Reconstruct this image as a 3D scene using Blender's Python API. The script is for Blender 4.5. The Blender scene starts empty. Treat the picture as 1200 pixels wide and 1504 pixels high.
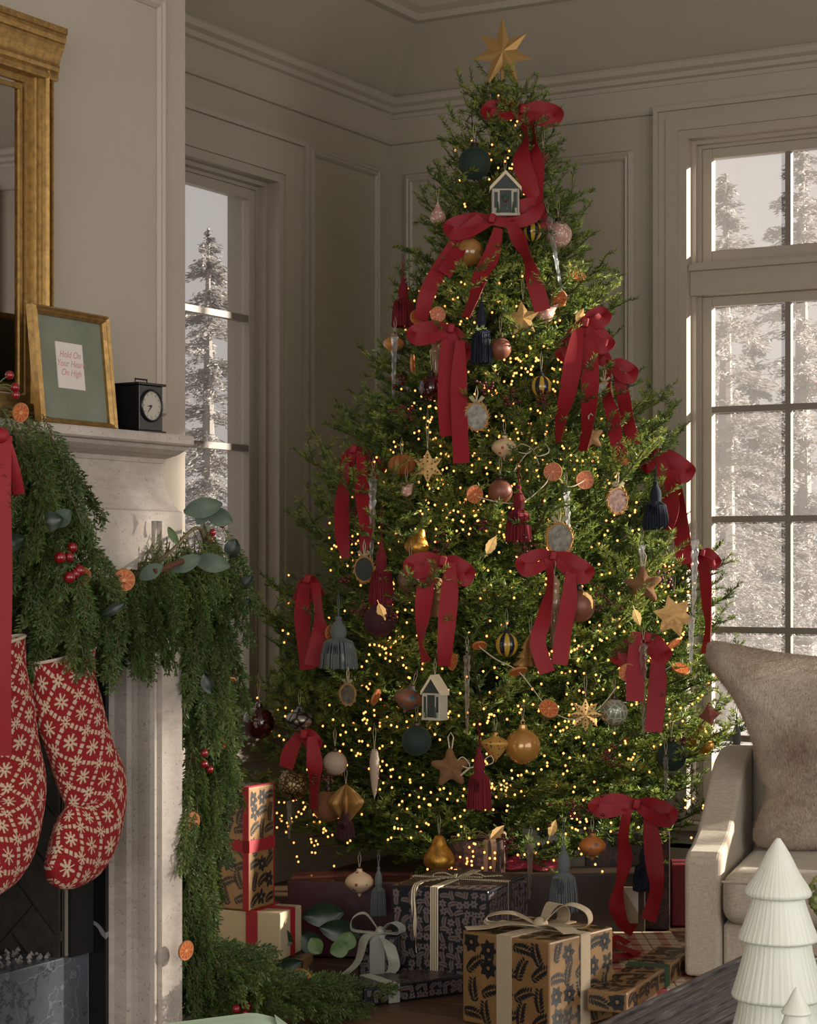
import bpy, bmesh, math, random
import numpy as np
from mathutils import Vector, Matrix

random.seed(7)
SC = bpy.context.scene
COL = SC.collection
PI = math.pi

# ------------------------------------------------------------------ camera
TH = math.radians(29.5)
S, C = math.sin(TH), math.cos(TH)
CAM = Vector((3.902, -6.754, 1.1))
F, HZ = 3000.0, 830.0
cam = bpy.data.cameras.new('camera')
cam.sensor_fit = 'HORIZONTAL'
cam.sensor_width = 36.0
cam.lens = 36.0 * F / 1200.0
cam.shift_y = (HZ - 752.0) / 1200.0
cam.clip_start = 0.05
cam.clip_end = 300
camo = bpy.data.objects.new('camera', cam)
camo.location = CAM
camo.rotation_euler = (PI / 2, 0, TH)
COL.objects.link(camo)
SC.camera = camo

# ------------------------------------------------------------------ sky, sun, exposure
SC.view_settings.view_transform = 'Standard'
SC.view_settings.look = 'None'
SC.view_settings.gamma = 1.0
SC.view_settings.use_curve_mapping = False
SC.view_settings.exposure = 0.0
cy = SC.cycles
cy.max_bounces, cy.diffuse_bounces, cy.glossy_bounces, cy.transmission_bounces, cy.transparent_max_bounces = 7, 4, 3, 4, 12
cy.caustics_reflective = cy.caustics_refractive = False
cy.sample_clamp_indirect = 6.0
world = bpy.data.worlds.new('world')
SC.world = world
world.use_nodes = True
bg = world.node_tree.nodes['Background']
bg.inputs[0].default_value = (0.86, 0.80, 0.77, 1)
bg.inputs[1].default_value = 0.60

def look_rot(d):
    return Vector(d).to_track_quat('-Z', 'Y').to_euler()

sun = bpy.data.lights.new('sun', 'SUN')
sun.energy = 18.0
sun.angle = math.radians(1.2)
sun.color = (1.0, 0.90, 0.78)
suno = bpy.data.objects.new('sun', sun)
suno.rotation_euler = look_rot((-0.80, -0.60, -0.25))
suno.location = (4, 6, 5)
COL.objects.link(suno)

def area(name, loc, d, sx, sy, power, color):
    l = bpy.data.lights.new(name, 'AREA')
    l.shape = 'RECTANGLE'
    l.size, l.size_y = sx, sy
    l.energy = power
    l.color = color
    o = bpy.data.objects.new(name, l)
    o.location = loc
    o.rotation_euler = look_rot(d)
    COL.objects.link(o)
    return o
# unseen area lamps added inside the room as soft fill, right and rear
area('side_area_fill', (6.08, -4.6, 1.55), (-1, 0, -0.05), 4.6, 2.3, 98, (1.0, 0.975, 0.945))
area('rear_area_fill', (3.6, -8.9, 1.6), (0, 1, -0.03), 3.6, 2.3, 114, (1.0, 0.975, 0.945))

# ------------------------------------------------------------------ pixel helpers (1200 x 1504 frame)
def P(px, py, D):
    X = (px - 600) / F * D
    return Vector((CAM.x - S * D + C * X, CAM.y + C * D + S * X, CAM.z - (py - HZ) * D / F))
def onX(px, py, x0):
    r = (px - 600) / F
    return P(px, py, (x0 - CAM.x) / (-S + C * r))
def onY(px, py, y0):
    r = (px - 600) / F
    return P(px, py, (y0 - CAM.y) / (C + S * r))
def cl(X, D, z=0.0):            # lateral, depth -> world
    return Vector((CAM.x - S * D + C * X, CAM.y + C * D + S * X, z))
RIGHT = Vector((C, S, 0)); DEEP = Vector((-S, C, 0)); UP = Vector((0, 0, 1))

# ------------------------------------------------------------------ materials
def lin(c):
    r = []
    for v in c[:3]:
        v = v / 255.0
        r.append(v / 12.92 if v <= 0.04045 else ((v + 0.055) / 1.055) ** 2.4)
    return (r[0], r[1], r[2], 1.0)

class X:
    """socket expression"""
    def __init__(s, nt, k): s.nt, s.k = nt, k
    def m(s, op, b=None, c=None):
        n = s.nt.nodes.new('ShaderNodeMath'); n.operation = op
        for i, v in enumerate((s, b, c)):
            if v is None: continue
            if isinstance(v, X): s.nt.links.new(v.k, n.inputs[i])
            else: n.inputs[i].default_value = float(v)
        return X(s.nt, n.outputs[0])
    def __add__(s, b): return s.m('ADD', b)
    def __sub__(s, b): return s.m('SUBTRACT', b)
    def __mul__(s, b): return s.m('MULTIPLY', b)
    def __truediv__(s, b): return s.m('DIVIDE', b)
    def lt(s, b): return s.m('LESS_THAN', b)
    def gt(s, b): return s.m('GREATER_THAN', b)
    def abs(s): return s.m('ABSOLUTE')
    def fr(s): return s.m('FRACT')
    def fl(s): return s.m('FLOOR')
    def sin(s): return s.m('SINE')
    def max(s, b): return s.m('MAXIMUM', b)
    def min(s, b): return s.m('MINIMUM', b)

def coords(nt, kind='Object'):
    tc = nt.nodes.new('ShaderNodeTexCoord')
    sp = nt.nodes.new('ShaderNodeSeparateXYZ')
    nt.links.new(tc.outputs[kind], sp.inputs[0])
    return [X(nt, sp.outputs[i]) for i in range(3)], tc.outputs[kind]

def noise(nt, scale, vec=None, detail=4, rough=0.55, stretch=None):
    n = nt.nodes.new('ShaderNodeTexNoise')
    n.inputs['Scale'].default_value = scale
    n.inputs['Detail'].default_value = detail
    n.inputs['Roughness'].default_value = rough
    if vec is None:
        vec = nt.nodes.new('ShaderNodeTexCoord').outputs['Object']
    if stretch:
        mp = nt.nodes.new('ShaderNodeMapping')
        mp.inputs['Scale'].default_value = stretch
        nt.links.new(vec, mp.inputs[0]); vec = mp.outputs[0]
    nt.links.new(vec, n.inputs['Vector'])
    return X(nt, n.outputs['Fac'])

def ramp(nt, fac, stops):
    r = nt.nodes.new('ShaderNodeValToRGB')
    el = r.color_ramp.elements
    el[0].position, el[0].color = stops[0][0], lin(stops[0][1])
    el[1].position, el[1].color = stops[-1][0], lin(stops[-1][1])
    for p, c in stops[1:-1]:
        e = el.new(p); e.color = lin(c)
    nt.links.new(fac.k, r.inputs[0])
    return r.outputs[0]

def mixc(nt, fac, a, b):
    n = nt.nodes.new('ShaderNodeMix'); n.data_type = 'RGBA'
    if isinstance(fac, X): nt.links.new(fac.k, n.inputs[0])
    else: n.inputs[0].default_value = fac
    for i, v in ((6, a), (7, b)):
        if isinstance(v, (tuple, list)): n.inputs[i].default_value = lin(v)
        else: nt.links.new(v, n.inputs[i])
    return n.outputs[2]

MATS = {}
def mat(name, col, rough=0.6, metal=0.0, sheen=0.0, bump=0.0, bscale=60.0, var=0.0, vscale=6.0, spec=0.5,
        trans=0.0, coat=0.0, emit=None, estr=0.0, stretch=None, sub=0.0, custom=None):
    if name in MATS: return MATS[name]
    m = bpy.data.materials.new(name); m.use_nodes = True
    nt = m.node_tree
    b = nt.nodes['Principled BSDF']
    b.inputs['Base Color'].default_value = lin(col)
    b.inputs['Roughness'].default_value = rough
    b.inputs['Metallic'].default_value = metal
    b.inputs['Specular IOR Level'].default_value = spec
    b.inputs['Sheen Weight'].default_value = sheen
    if sheen: b.inputs['Sheen Tint'].default_value = lin(tuple(min(255, v * 1.5 + 30) for v in col))
    b.inputs['Coat Weight'].default_value = coat
    b.inputs['Transmission Weight'].default_value = trans
    if emit:
        b.inputs['Emission Color'].default_value = lin(emit)
        b.inputs['Emission Strength'].default_value = estr
    if var:
        n = noise(nt, vscale, stretch=stretch)
        dark = tuple(max(0, v * (1 - var)) for v in col); light = tuple(min(255, v * (1 + var)) for v in col)
        nt.links.new(ramp(nt, n, [(0.3, dark), (0.7, light)]), b.inputs['Base Color'])
    if bump:
        n = noise(nt, bscale, stretch=stretch)
        bp = nt.nodes.new('ShaderNodeBump'); bp.inputs['Strength'].default_value = bump
        bp.inputs['Distance'].default_value = 0.004
        nt.links.new(n.k, bp.inputs['Height']); nt.links.new(bp.outputs[0], b.inputs['Normal'])
    if custom: custom(nt, b)
    MATS[name] = m
    return m

def set_color(nt, b, sock): nt.links.new(sock, b.inputs['Base Color'])
def set_bump(nt, b, h, strength=0.5, dist=0.004):
    bp = nt.nodes.new('ShaderNodeBump'); bp.inputs['Strength'].default_value = strength
    bp.inputs['Distance'].default_value = dist
    nt.links.new(h.k, bp.inputs['Height']); nt.links.new(bp.outputs[0], b.inputs['Normal'])

# ------------------------------------------------------------------ mesh builder
class MB:
    def __init__(s): s.v, s.f, s.m = [], [], []
    def add(s, vs, fs, mi=0):
        o = len(s.v); s.v += [tuple(v) for v in vs]
        for f in fs: s.f.append(tuple(i + o for i in f)); s.m.append(mi)
    def box(s, x0, x1, y0, y1, z0, z1, mi=0):
        v = [(x, y, z) for x in (x0, x1) for y in (y0, y1) for z in (z0, z1)]
        s.add(v, [(0, 1, 3, 2), (4, 6, 7, 5), (0, 4, 5, 1), (2, 3, 7, 6), (0, 2, 6, 4), (1, 5, 7, 3)], mi)
        return s
    def lathe(s, prof, n=24, o=(0, 0, 0), mi=0, lobe=None, sx=1.0, sy=1.0, tw=0.0):
        vs, fs = [], []
        k = len(prof)
        for j, (r, z) in enumerate(prof):
            for i in range(n):
                a = 2 * PI * i / n
                rr = r * (lobe(a, z) if lobe else 1.0)
                a2 = a + tw * z
                vs.append((o[0] + rr * sx * math.cos(a2), o[1] + rr * sy * math.sin(a2), o[2] + z))
        for j in range(k - 1):
            for i in range(n):
                i2 = (i + 1) % n
                fs.append((j * n + i, j * n + i2, (j + 1) * n + i2, (j + 1) * n + i))
        fs.append(tuple(range(n - 1, -1, -1))); fs.append(tuple((k - 1) * n + i for i in range(n)))
        s.add(vs, fs, mi); return s
    def tube(s, pts, r, n=6, mi=0, close=False):
        pts = [Vector(p) for p in pts]
        rs = r if isinstance(r, (list, tuple)) else [r] * len(pts)
        vs, fs = [], []
        up = Vector((0.13, 0.21, 0.97))
        k = len(pts)
        for i, p in enumerate(pts):
            if close: t = pts[(i + 1) % k] - pts[i - 1]
            else: t = pts[min(i + 1, k - 1)] - pts[max(i - 1, 0)]
            if t.length < 1e-9: t = Vector((0, 0, 1))
            t.normalize()
            a = t.cross(up)
            if a.length < 0.1: a = t.cross(Vector((1, 0, 0)))
            a.normalize(); b = t.cross(a)
            for j in range(n):
                an = 2 * PI * j / n
                vs.append(p + (a * math.cos(an) + b * math.sin(an)) * rs[i])
        for i in range(k if close else k - 1):
            i2 = (i + 1) % k
            for j in range(n):
                j2 = (j + 1) % n
                fs.append((i * n + j, i * n + j2, i2 * n + j2, i2 * n + j))
        if not close:
            fs.append(tuple(range(n - 1, -1, -1))); fs.append(tuple((k - 1) * n + j for j in range(n)))
        s.add(vs, fs, mi); return s
    def sphere(s, c, r, nu=16, nv=10, mi=0, sz=1.0):
        prof = [(max(1e-4, r * math.sin(PI * j / nv)), -r * sz * math.cos(PI * j / nv)) for j in range(nv + 1)]
        return s.lathe(prof, nu, c, mi)
    def prism(s, poly, z0, z1, mi=0, axis='z'):
        n = len(poly)
        def w(p, z):
            if axis == 'z': return (p[0], p[1], z)
            if axis == 'y': return (p[0], z, p[1])
            return (z, p[0], p[1])
        vs = [w(p, z0) for p in poly] + [w(p, z1) for p in poly]
        fs = [tuple(range(n - 1, -1, -1)), tuple(range(n, 2 * n))]
        for i in range(n):
            j = (i + 1) % n
            fs.append((i, j, n + j, n + i))
        s.add(vs, fs, mi); return s
    def mesh(s, name, mats, smooth=False, bevel=0.0, seg=2, weld=False):
        me = bpy.data.meshes.new(name)
        me.from_pydata(s.v, [], s.f)
        ms = mats if isinstance(mats, (list, tuple)) else [mats]
        for m in ms: me.materials.append(m)
        if len(ms) > 1:
            me.polygons.foreach_set('material_index', s.m)
        bm = bmesh.new(); bm.from_mesh(me)
        if weld: bmesh.ops.remove_doubles(bm, verts=bm.verts, dist=1e-5)
        bmesh.ops.recalc_face_normals(bm, faces=bm.faces)
        if bevel:
            bmesh.ops.bevel(bm, geom=[e for e in bm.edges if len(e.link_faces) == 2 and e.calc_face_angle(0) > 0.6],
                            offset=bevel, segments=seg, profile=0.5, affect='EDGES')
        bm.to_mesh(me); bm.free()
        if smooth:
            me.polygons.foreach_set('use_smooth', [True] * len(me.polygons))
            me.set_sharp_from_angle(angle=math.radians(50))
        me.update()
        return me
    def build(s, name, mats, parent=None, smooth=False, bevel=0.0, seg=2, weld=False, **kw):
        return link(name, s.mesh(name, mats, smooth, bevel, seg, weld), parent, **kw)

def link(name, me, parent=None, label=None, cat=None, group=None, kind=None, loc=None, rot=None, scale=None):
    o = bpy.data.objects.new(name, me)
    COL.objects.link(o)
    if parent is not None: o.parent = parent
    if loc is not None: o.location = loc
    if rot is not None: o.rotation_euler = rot
    if scale is not None: o.scale = scale if isinstance(scale, (tuple, list)) else (scale,) * 3
    tag(o, label, cat, group, kind)
    return o
def tag(o, label=None, cat=None, group=None, kind=None):
    if label: o['label'] = label
    if cat: o['category'] = cat
    if group: o['group'] = group
    if kind: o['kind'] = kind
    return o
def thing(name, label, cat, loc=(0, 0, 0), rz=0.0, group=None):
    o = bpy.data.objects.new(name, None)
    o.empty_display_size = 0.05
    COL.objects.link(o)
    o.location = loc; o.rotation_euler = (0, 0, rz)
    return tag(o, label, cat, group)
def box(name, b, m, parent=None, bevel=0.0, kind=None, label=None, cat=None):
    return MB().box(*b).build(name, m, parent, bevel=bevel, kind=kind, label=label, cat=cat)
def smooth_path(pts, n=6):
    """Catmull-Rom on tuples of any length"""
    pts = [np.array(p, float) for p in pts]
    out = []
    k = len(pts)
    for i in range(k - 1):
        p0, p1, p2, p3 = pts[max(i - 1, 0)], pts[i], pts[i + 1], pts[min(i + 2, k - 1)]
        for j in range(n):
            t = j / n
            out.append(0.5 * (2 * p1 + (p2 - p0) * t + (2 * p0 - 5 * p1 + 4 * p2 - p3) * t * t + (3 * p1 - p0 - 3 * p2 + p3) * t ** 3))
    out.append(pts[-1])
    return out

# ================================================================== MATERIALS
wall_m = mat('wall_paint', (166, 156, 141), 0.75, bump=0.06, bscale=220, var=0.015, vscale=3)
trim_m = mat('trim_paint', (170, 160, 146), 0.5, bump=0.03, bscale=150)
ceil_m = mat('ceiling_paint', (205, 200, 194), 0.8)
def plank_c(nt, b):
    n = noise(nt, 9, detail=6, stretch=(1, 14, 14))
    i = nt.nodes.new('ShaderNodeObjectInfo')
    v = X(nt, i.outputs['Random'])
    set_color(nt, b, ramp(nt, n * 0.75 + v * 0.3, [(0.2, (52, 36, 25)), (0.55, (84, 61, 44)), (0.85, (104, 78, 58))]))
    set_bump(nt, b, n, 0.15, 0.002)
plank_m = mat('oak_plank', (80, 58, 42), 0.42, custom=plank_c)
floorbase_m = mat('subfloor', (28, 20, 15), 0.9)
def stone_c(nt, b):
    n = noise(nt, 5, detail=8, rough=0.65)
    p = noise(nt, 130, detail=2)
    n2 = noise(nt, 26, detail=5, stretch=(1, 1, 3))
    base = ramp(nt, n * 0.7 + n2 * 0.3, [(0.3, (160, 148, 137)), (0.55, (186, 176, 166)), (0.75, (198, 190, 181))])
    pit = p.lt(0.33)
    set_color(nt, b, mixc(nt, pit * 0.55, base, (112, 100, 90)))
    set_bump(nt, b, p.max(0.36) + n * 0.3, 0.35, 0.003)
stone_m = mat('limestone', (180, 170, 158), 0.85, custom=stone_c)
def marble_c(nt, b):
    vv = nt.nodes.new('ShaderNodeTexCoord').outputs['Object']
    d = noise(nt, 3.2, detail=8, rough=0.7)
    v1 = (noise(nt, 4.5, detail=5) - 0.5).abs().lt(0.004)
    v2 = (noise(nt, 2.1, detail=9, rough=0.7) - 0.47).abs().lt(0.010)
    c = ramp(nt, d, [(0.3, (62, 66, 72)), (0.7, (98, 103, 110))])
    c = mixc(nt, v2 * 0.6, c, (22, 23, 26))
    c = mixc(nt, v1 * 0.25, c, (150, 152, 155))
    set_color(nt, b, c)
marble_m = mat('lit_grey_marble', (80, 84, 90), 0.25, custom=marble_c)  # same marble as the slips, front light put into its grey
def bmarble_c(nt, b):
    v1 = (noise(nt, 2.6, detail=3, rough=0.4) - 0.5).abs().lt(0.006)
    set_color(nt, b, mixc(nt, v1 * 0.8, (20, 21, 23), (140, 140, 140)))
bmarble_m = mat('black_marble', (20, 21, 23), 0.3, custom=bmarble_c)
brick_m = mat('soot_brick', (44, 40, 35), 0.9, bump=0.4, bscale=70, var=0.25, vscale=30)
mortar_m = mat('soot_mortar', (54, 47, 38), 0.95)
soot_m = mat('soot', (14, 13, 12), 0.95)
gravel_m = mat('lava_gravel', (96, 92, 88), 0.9, var=0.4, vscale=60)
def glass_c(nt, b):
    out = nt.nodes['Material Output']
    tr = nt.nodes.new('ShaderNodeBsdfTransparent'); tr.inputs[0].default_value = (0.97, 0.965, 0.96, 1)
    tl = nt.nodes.new('ShaderNodeBsdfTranslucent'); tl.inputs[0].default_value = (0.90, 0.87, 0.85, 1)
    gl = nt.nodes.new('ShaderNodeBsdfGlossy'); gl.inputs['Roughness'].default_value = 0.03
    n = noise(nt, 1.3, detail=6, rough=0.7)
    m1 = nt.nodes.new('ShaderNodeMixShader'); nt.links.new((n * 0.08 + 0.05).k, m1.inputs[0])
    nt.links.new(tr.outputs[0], m1.inputs[1]); nt.links.new(tl.outputs[0], m1.inputs[2])
    m2 = nt.nodes.new('ShaderNodeMixShader'); m2.inputs[0].default_value = 0.05
    nt.links.new(m1.outputs[0], m2.inputs[1]); nt.links.new(gl.outputs[0], m2.inputs[2])
    nt.links.new(m2.outputs[0], out.inputs[0])
glass_m = mat('misted_haze_glass', (255, 255, 255), custom=glass_c)  # slight pane frosting that also stands in for the haze outside
def clear_c(nt, b):
    out = nt.nodes['Material Output']
    tr = nt.nodes.new('ShaderNodeBsdfTransparent'); tr.inputs[0].default_value = (0.985, 0.985, 0.98, 1)
    gl = nt.nodes.new('ShaderNodeBsdfGlossy'); gl.inputs['Roughness'].default_value = 0.02
    m2 = nt.nodes.new('ShaderNodeMixShader'); m2.inputs[0].default_value = 0.04
    nt.links.new(tr.outputs[0], m2.inputs[1]); nt.links.new(gl.outputs[0], m2.inputs[2])
    nt.links.new(m2.outputs[0], out.inputs[0])
clear_m = mat('clear_window_glass', (255, 255, 255), custom=clear_c)
muntin_m = mat('muntin_paint', (128, 118, 110), 0.5)
snow_m = mat('snow', (165, 165, 168), 0.9, bump=0.2, bscale=2)

def needle_mat(name, lo, mid, hi):
    def f(nt, b):
        i = X(nt, nt.nodes.new('ShaderNodeObjectInfo').outputs['Random'])
        n = noise(nt, 7, detail=3)
        col = ramp(nt, n * 0.8 + i * 0.25, [(0.25, lo), (0.5, mid), (0.8, hi)])
        set_color(nt, b, col)
        out = nt.nodes['Material Output']
        tl = nt.nodes.new('ShaderNodeBsdfTranslucent'); nt.links.new(col, tl.inputs[0])
        mx = nt.nodes.new('ShaderNodeMixShader'); mx.inputs[0].default_value = 0.38
        nt.links.new(b.outputs[0], mx.inputs[1]); nt.links.new(tl.outputs[0], mx.inputs[2]); nt.links.new(mx.outputs[0], out.inputs[0])
    return mat(name, mid, 0.5, custom=f)

# ================================================================== ROOM
room_x, room_y = 6.3, -9.0
floor = box('floor', (-0.2, room_x, room_y, 0.2, -0.16, -0.02), floorbase_m, kind='structure')
pm = None
ny = int(-room_y / 0.14)
for i in range(ny):
    y1 = -i * 0.14
    if pm is None:
        pm = MB().box(0.0, room_x, -0.1375, 0, -0.02, 0).mesh('plank', plank_m, bevel=0.0012, seg=1)
    link('plank', pm, floor, loc=(0, y1, 0))

def wall_with_holes(name, axis, a0, a1, z0, z1, t0, t1, holes, m):
    """axis 'x': wall in the x = const plane running along y; holes: (a0,a1,z0,z1)"""
    mb = MB()
    def b(p0, p1, q0, q1):
        if p1 - p0 < 1e-4 or q1 - q0 < 1e-4: return
        if axis == 'x': mb.box(t0, t1, p0, p1, q0, q1)
        else: mb.box(p0, p1, t0, t1, q0, q1)
    cur = a0
    for h in sorted(holes):
        b(cur, h[0], z0, z1)
        b(h[0], h[1], z0, h[2]); b(h[0], h[1], h[3], z1)
        cur = h[1]
    b(cur, a1, z0, z1)
    return mb.build(name, m, kind='structure')

LW = (-2.36, -0.80, 0.60, 2.43)                # left window opening (y0,y1,z0,z1)
RW = [(1.215, 2.375, 0.20, 2.60), (2.56, 3.60, 0.20, 2.60), (3.97, 5.50, 0.20, 2.60)]
wall_with_holes('wall_left', 'x', room_y, 0.0, 0.0, 3.14, -0.2, 0.0, [LW], wall_m)
wall_with_holes('wall_right', 'y', -0.2, room_x, 0.0, 3.14, 0.0, 0.2, RW, wall_m)
wall_with_holes('wall_side', 'x', room_y, 0.0, 0.0, 3.14, room_x, room_x + 0.2, [(-6.9, -2.3, 0.4, 2.7)], wall_m)
wall_with_holes('wall_rear', 'y', -0.2, room_x, 0.0, 3.14, room_y - 0.2, room_y, [(1.8, 5.4, 0.45, 2.75)], wall_m)
box('ceiling', (-0.2, room_x + 0.2, room_y - 0.2, 0.2, 3.14, 3.3), ceil_m, kind='structure')

# sloped cove, crown and cornice along both walls
def run_left(name, prof, m, y0=room_y, y1=0.0, mitre=True):
    """profile (d, z) swept along the left wall; the corner end is mitred"""
    vs = [(d, y0, z) for d, z in prof] + [(d, (y1 - d) if mitre else y1, z) for d, z in prof]
    n = len(prof); mb = MB()
    mb.add(vs, [tuple(range(n)), tuple(range(2 * n - 1, n - 1, -1))] + [(i, (i + 1) % n, n + (i + 1) % n, n + i) for i in range(n)])
    return mb.build(name, m, kind='structure')
def run_right(name, prof, m, x0=0.0, x1=room_x, mitre=True):
    vs = [((x0 + d) if mitre else x0, -d, z) for d, z in prof] + [(x1, -d, z) for d, z in prof]
    n = len(prof); mb = MB()
    mb.add(vs, [tuple(range(n)), tuple(range(2 * n - 1, n - 1, -1))] + [(i, (i + 1) % n, n + (i + 1) % n, n + i) for i in range(n)])
    return mb.build(name, m, kind='structure')
cove = [(0.0, 2.85), (0.02, 2.86), (0.26, 3.085), (0.26, 3.14), (0.0, 3.14)]
crown = [(0.255, 3.075), (0.275, 3.080), (0.285, 3.10), (0.31, 3.115), (0.33, 3.14), (0.255, 3.14)]
cornice = [(0.0, 2.795), (0.014, 2.797), (0.018, 2.812), (0.03, 2.818), (0.034, 2.835), (0.05, 2.845), (0.056, 2.862), (0.052, 2.872), (0.0, 2.872)]
archi = [(0.0, 2.700), (0.012, 2.702), (0.018, 2.712), (0.018, 2.795), (0.0, 2.795)]
base = [(0.0, 0.0), (0.022, 0.0), (0.022, 0.12), (0.014, 0.135), (0.008, 0.15), (0.0, 0.155)]
rail = [(0.0, 0.50), (0.02, 0.505), (0.026, 0.52), (0.026, 0.535), (0.034, 0.545), (0.034, 0.56), (0.0, 0.565)]
for nm, pr in (('wall_cove', cove), ('trim_crown', crown), ('trim_cornice', cornice), ('trim_frieze', archi)):
    run_left(nm + '_left', pr, wall_m if nm == 'wall_cove' else trim_m)
    run_right(nm + '_right', pr, wall_m if nm == 'wall_cove' else trim_m)
run_left('baseboard_left', base, trim_m); 
run_right('baseboard_right', base, trim_m)
run_left('trim_sill_rail', rail, trim_m)

TN = [0]
def panel(wall, a0, a1, z0, z1, w=0.035, off=0.0):
    """raised picture-frame moulding on a wall plane"""
    TN[0] += 1
    prof = [(0.0, 0.0), (0.006, 0.012), (0.014, 0.014), (0.02, 0.009), (0.028, 0.012), (w, 0.004), (w, 0.0)]
    rings = []
    for d, h in prof:
        rings.append([(a0 + d, z0 + d, h), (a1 - d, z0 + d, h), (a1 - d, z1 - d, h), (a0 + d, z1 - d, h)])
    vs = []
    for r in rings:
        for a, z, h in r:
            vs.append((off + h, a, z) if wall == 'x' else (a, off - h, z))
    fs = []
    for j in range(len(prof) - 1):
        for i in range(4):
            k = (i + 1) % 4
            fs.append((j * 4 + i, j * 4 + k, (j + 1) * 4 + k, (j + 1) * 4 + i))
    mb = MB(); mb.add(vs, fs)
    return mb.build('trim_%d' % TN[0], trim_m, kind='structure')
panel('x', -0.585, -0.085, 0.66, 2.60)
panel('x', -0.585, -0.085, 0.19, 0.46)
panel('x', -2.30, -0.66, 0.19, 0.46)
panel('y', 0.065, 1.005, 0.95, 2.585)
panel('y', 0.065, 1.005, 0.20, 0.80)

def window(n, wall, a0, a1, z0, z1, rec, cols, rows, transom=None, cw=0.12, label=None):
    """casing (root), jamb steps, sash bars, muntins and panes. wall 'x' plane x=0 room at +x; 'y' plane y=0 room at -y"""
    def bb(mb, p0, p1, q0, q1, d0, d1):        # d = depth outward (+) / into the room (-)
        if wall == 'x': mb.box(-d1, -d0, p0, p1, q0, q1)
        else: mb.box(p0, p1, d0, d1, q0, q1)
    cs = MB()
    steps = [(0.0, 0.030, 0.018), (0.030, 0.075, 0.028), (0.075, cw - 0.018, 0.022), (cw - 0.018, cw, 0.036)]
    for s0, s1, h in steps:                    # side and head casing, stepped
        bb(cs, a0 - s1, a0 - s0, z0, z1 + s1, -h, 0.0)
        bb(cs, a1 + s0, a1 + s1, z0, z1 + s1, -h, 0.0)
        bb(cs, a0 - s0, a1 + s0, z1 + s0, z1 + s1, -h, 0.0)
    root = cs.build('window_%d' % n, trim_m, kind='structure')
    jb = MB()
    for j, (e, d0, d1) in enumerate(((0.0, 0.0, 0.0), (0.014, 0.03, 0.06), (0.026, 0.06, rec))):
        if j == 0: continue
        bb(jb, a0, a0 + e, z0, z1, d0, d1); bb(jb, a1 - e, a1, z0, z1, d0, d1)
        bb(jb, a0 + e, a1 - e, z1 - e, z1, d0, d1); bb(jb, a0 + e, a1 - e, z0, z0 + e, d0, d1)
    jb.build('jamb', trim_m, root)
    sl = MB()
    bb(sl, a0 - cw - 0.02, a1 + cw + 0.02, z0 - 0.03, z0, -0.065, 0.02)
    bb(sl, a0 - cw, a1 + cw, z0 - 0.10, z0 - 0.03, -0.022, 0.0)
    sl.build('window_sill', trim_m, root, bevel=0.004)
    secs = [(z0 + 0.026, z1 - 0.026, rows)]
    if transom:
        t0, t1, r2 = transom
        tb = MB(); bb(tb, a0, a1, t0, t1, 0.012, rec + 0.02); bb(tb, a0 + 0.001, a1 - 0.001, t1 - 0.03, t1 - 0.008, -0.008, 0.02)
        tb.build('transom_bar', trim_m, root, bevel=0.003)
        secs = [(z0 + 0.026, t0, rows), (t1, z1 - 0.026, r2)]
    for q0, q1, zs in secs:
        st = 0.036
        sb = MB()
        b0, b1 = a0 + 0.026, a1 - 0.026
        bb(sb, b0, b0 + st, q0, q1, rec - 0.035, rec); bb(sb, b1 - st, b1, q0, q1, rec - 0.035, rec)
        bb(sb, b0 + st, b1 - st, q0, q0 + st * 1.3, rec - 0.035, rec); bb(sb, b0 + st, b1 - st, q1 - st, q1, rec - 0.035, rec)
        sb.build('sash_frame', trim_m, root, bevel=0.003)
        g0, g1, h0, h1 = b0 + st, b1 - st, q0 + st * 1.3, q1 - st
        if isinstance(zs, int): lv = [h0 + (h1 - h0) * k / zs for k in range(zs + 1)]
        else: lv = [h0] + sorted(z for z in zs if h0 < z < h1) + [h1]
        if isinstance(cols, int): cv = [g0 + (g1 - g0) * k / cols for k in range(cols + 1)]
        else: cv = [g0] + list(cols) + [g1]
        for z in lv[1:-1]:
            mb = MB(); bb(mb, g0, g1, z - 0.011, z + 0.011, rec - 0.03, rec); mb.build('muntin', muntin_m, root)
        for a in cv[1:-1]:
            mb = MB(); bb(mb, a - 0.010, a + 0.010, h0, h1, rec - 0.026, rec - 0.001); mb.build('muntin', muntin_m, root)
        for i in range(len(cv) - 1):
            for j in range(len(lv) - 1):
                mb = MB(); bb(mb, cv[i] + 0.004, cv[i + 1] - 0.004, lv[j] + 0.004, lv[j + 1] - 0.004, rec - 0.014, rec - 0.010)
                mb.m = [1 if k == (1 if wall == 'x' else 2) else 0 for k in range(6)]   # frost and haze veil on the room side only
                mb.build('pane', [clear_m, glass_m], root)
    return root
window(1, 'x', LW[0], LW[1], LW[2], LW[3], 0.10, 3, [1.955, 1.505, 1.055], cw=0.165)
window(2, 'y', RW[0][0], RW[0][1], RW[0][2], RW[0][3], 0.10, [1.554, 1.81, 2.066], [1.65, 1.262, 0.872, 0.49], transom=(2.05, 2.165, 1))
window(3, 'y', RW[1][0], RW[1][1], RW[1][2], RW[1][3], 0.10, 4, [1.65, 1.262, 0.872, 0.49], transom=(2.05, 2.165, 1), cw=0.085)
window(4, 'y', RW[2][0], RW[2][1], RW[2][2], RW[2][3], 0.10, 4, [1.65, 1.262, 0.872, 0.49], transom=(2.05, 2.165, 1))  # window out of frame, added so that sun reaches the fireplace

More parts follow.
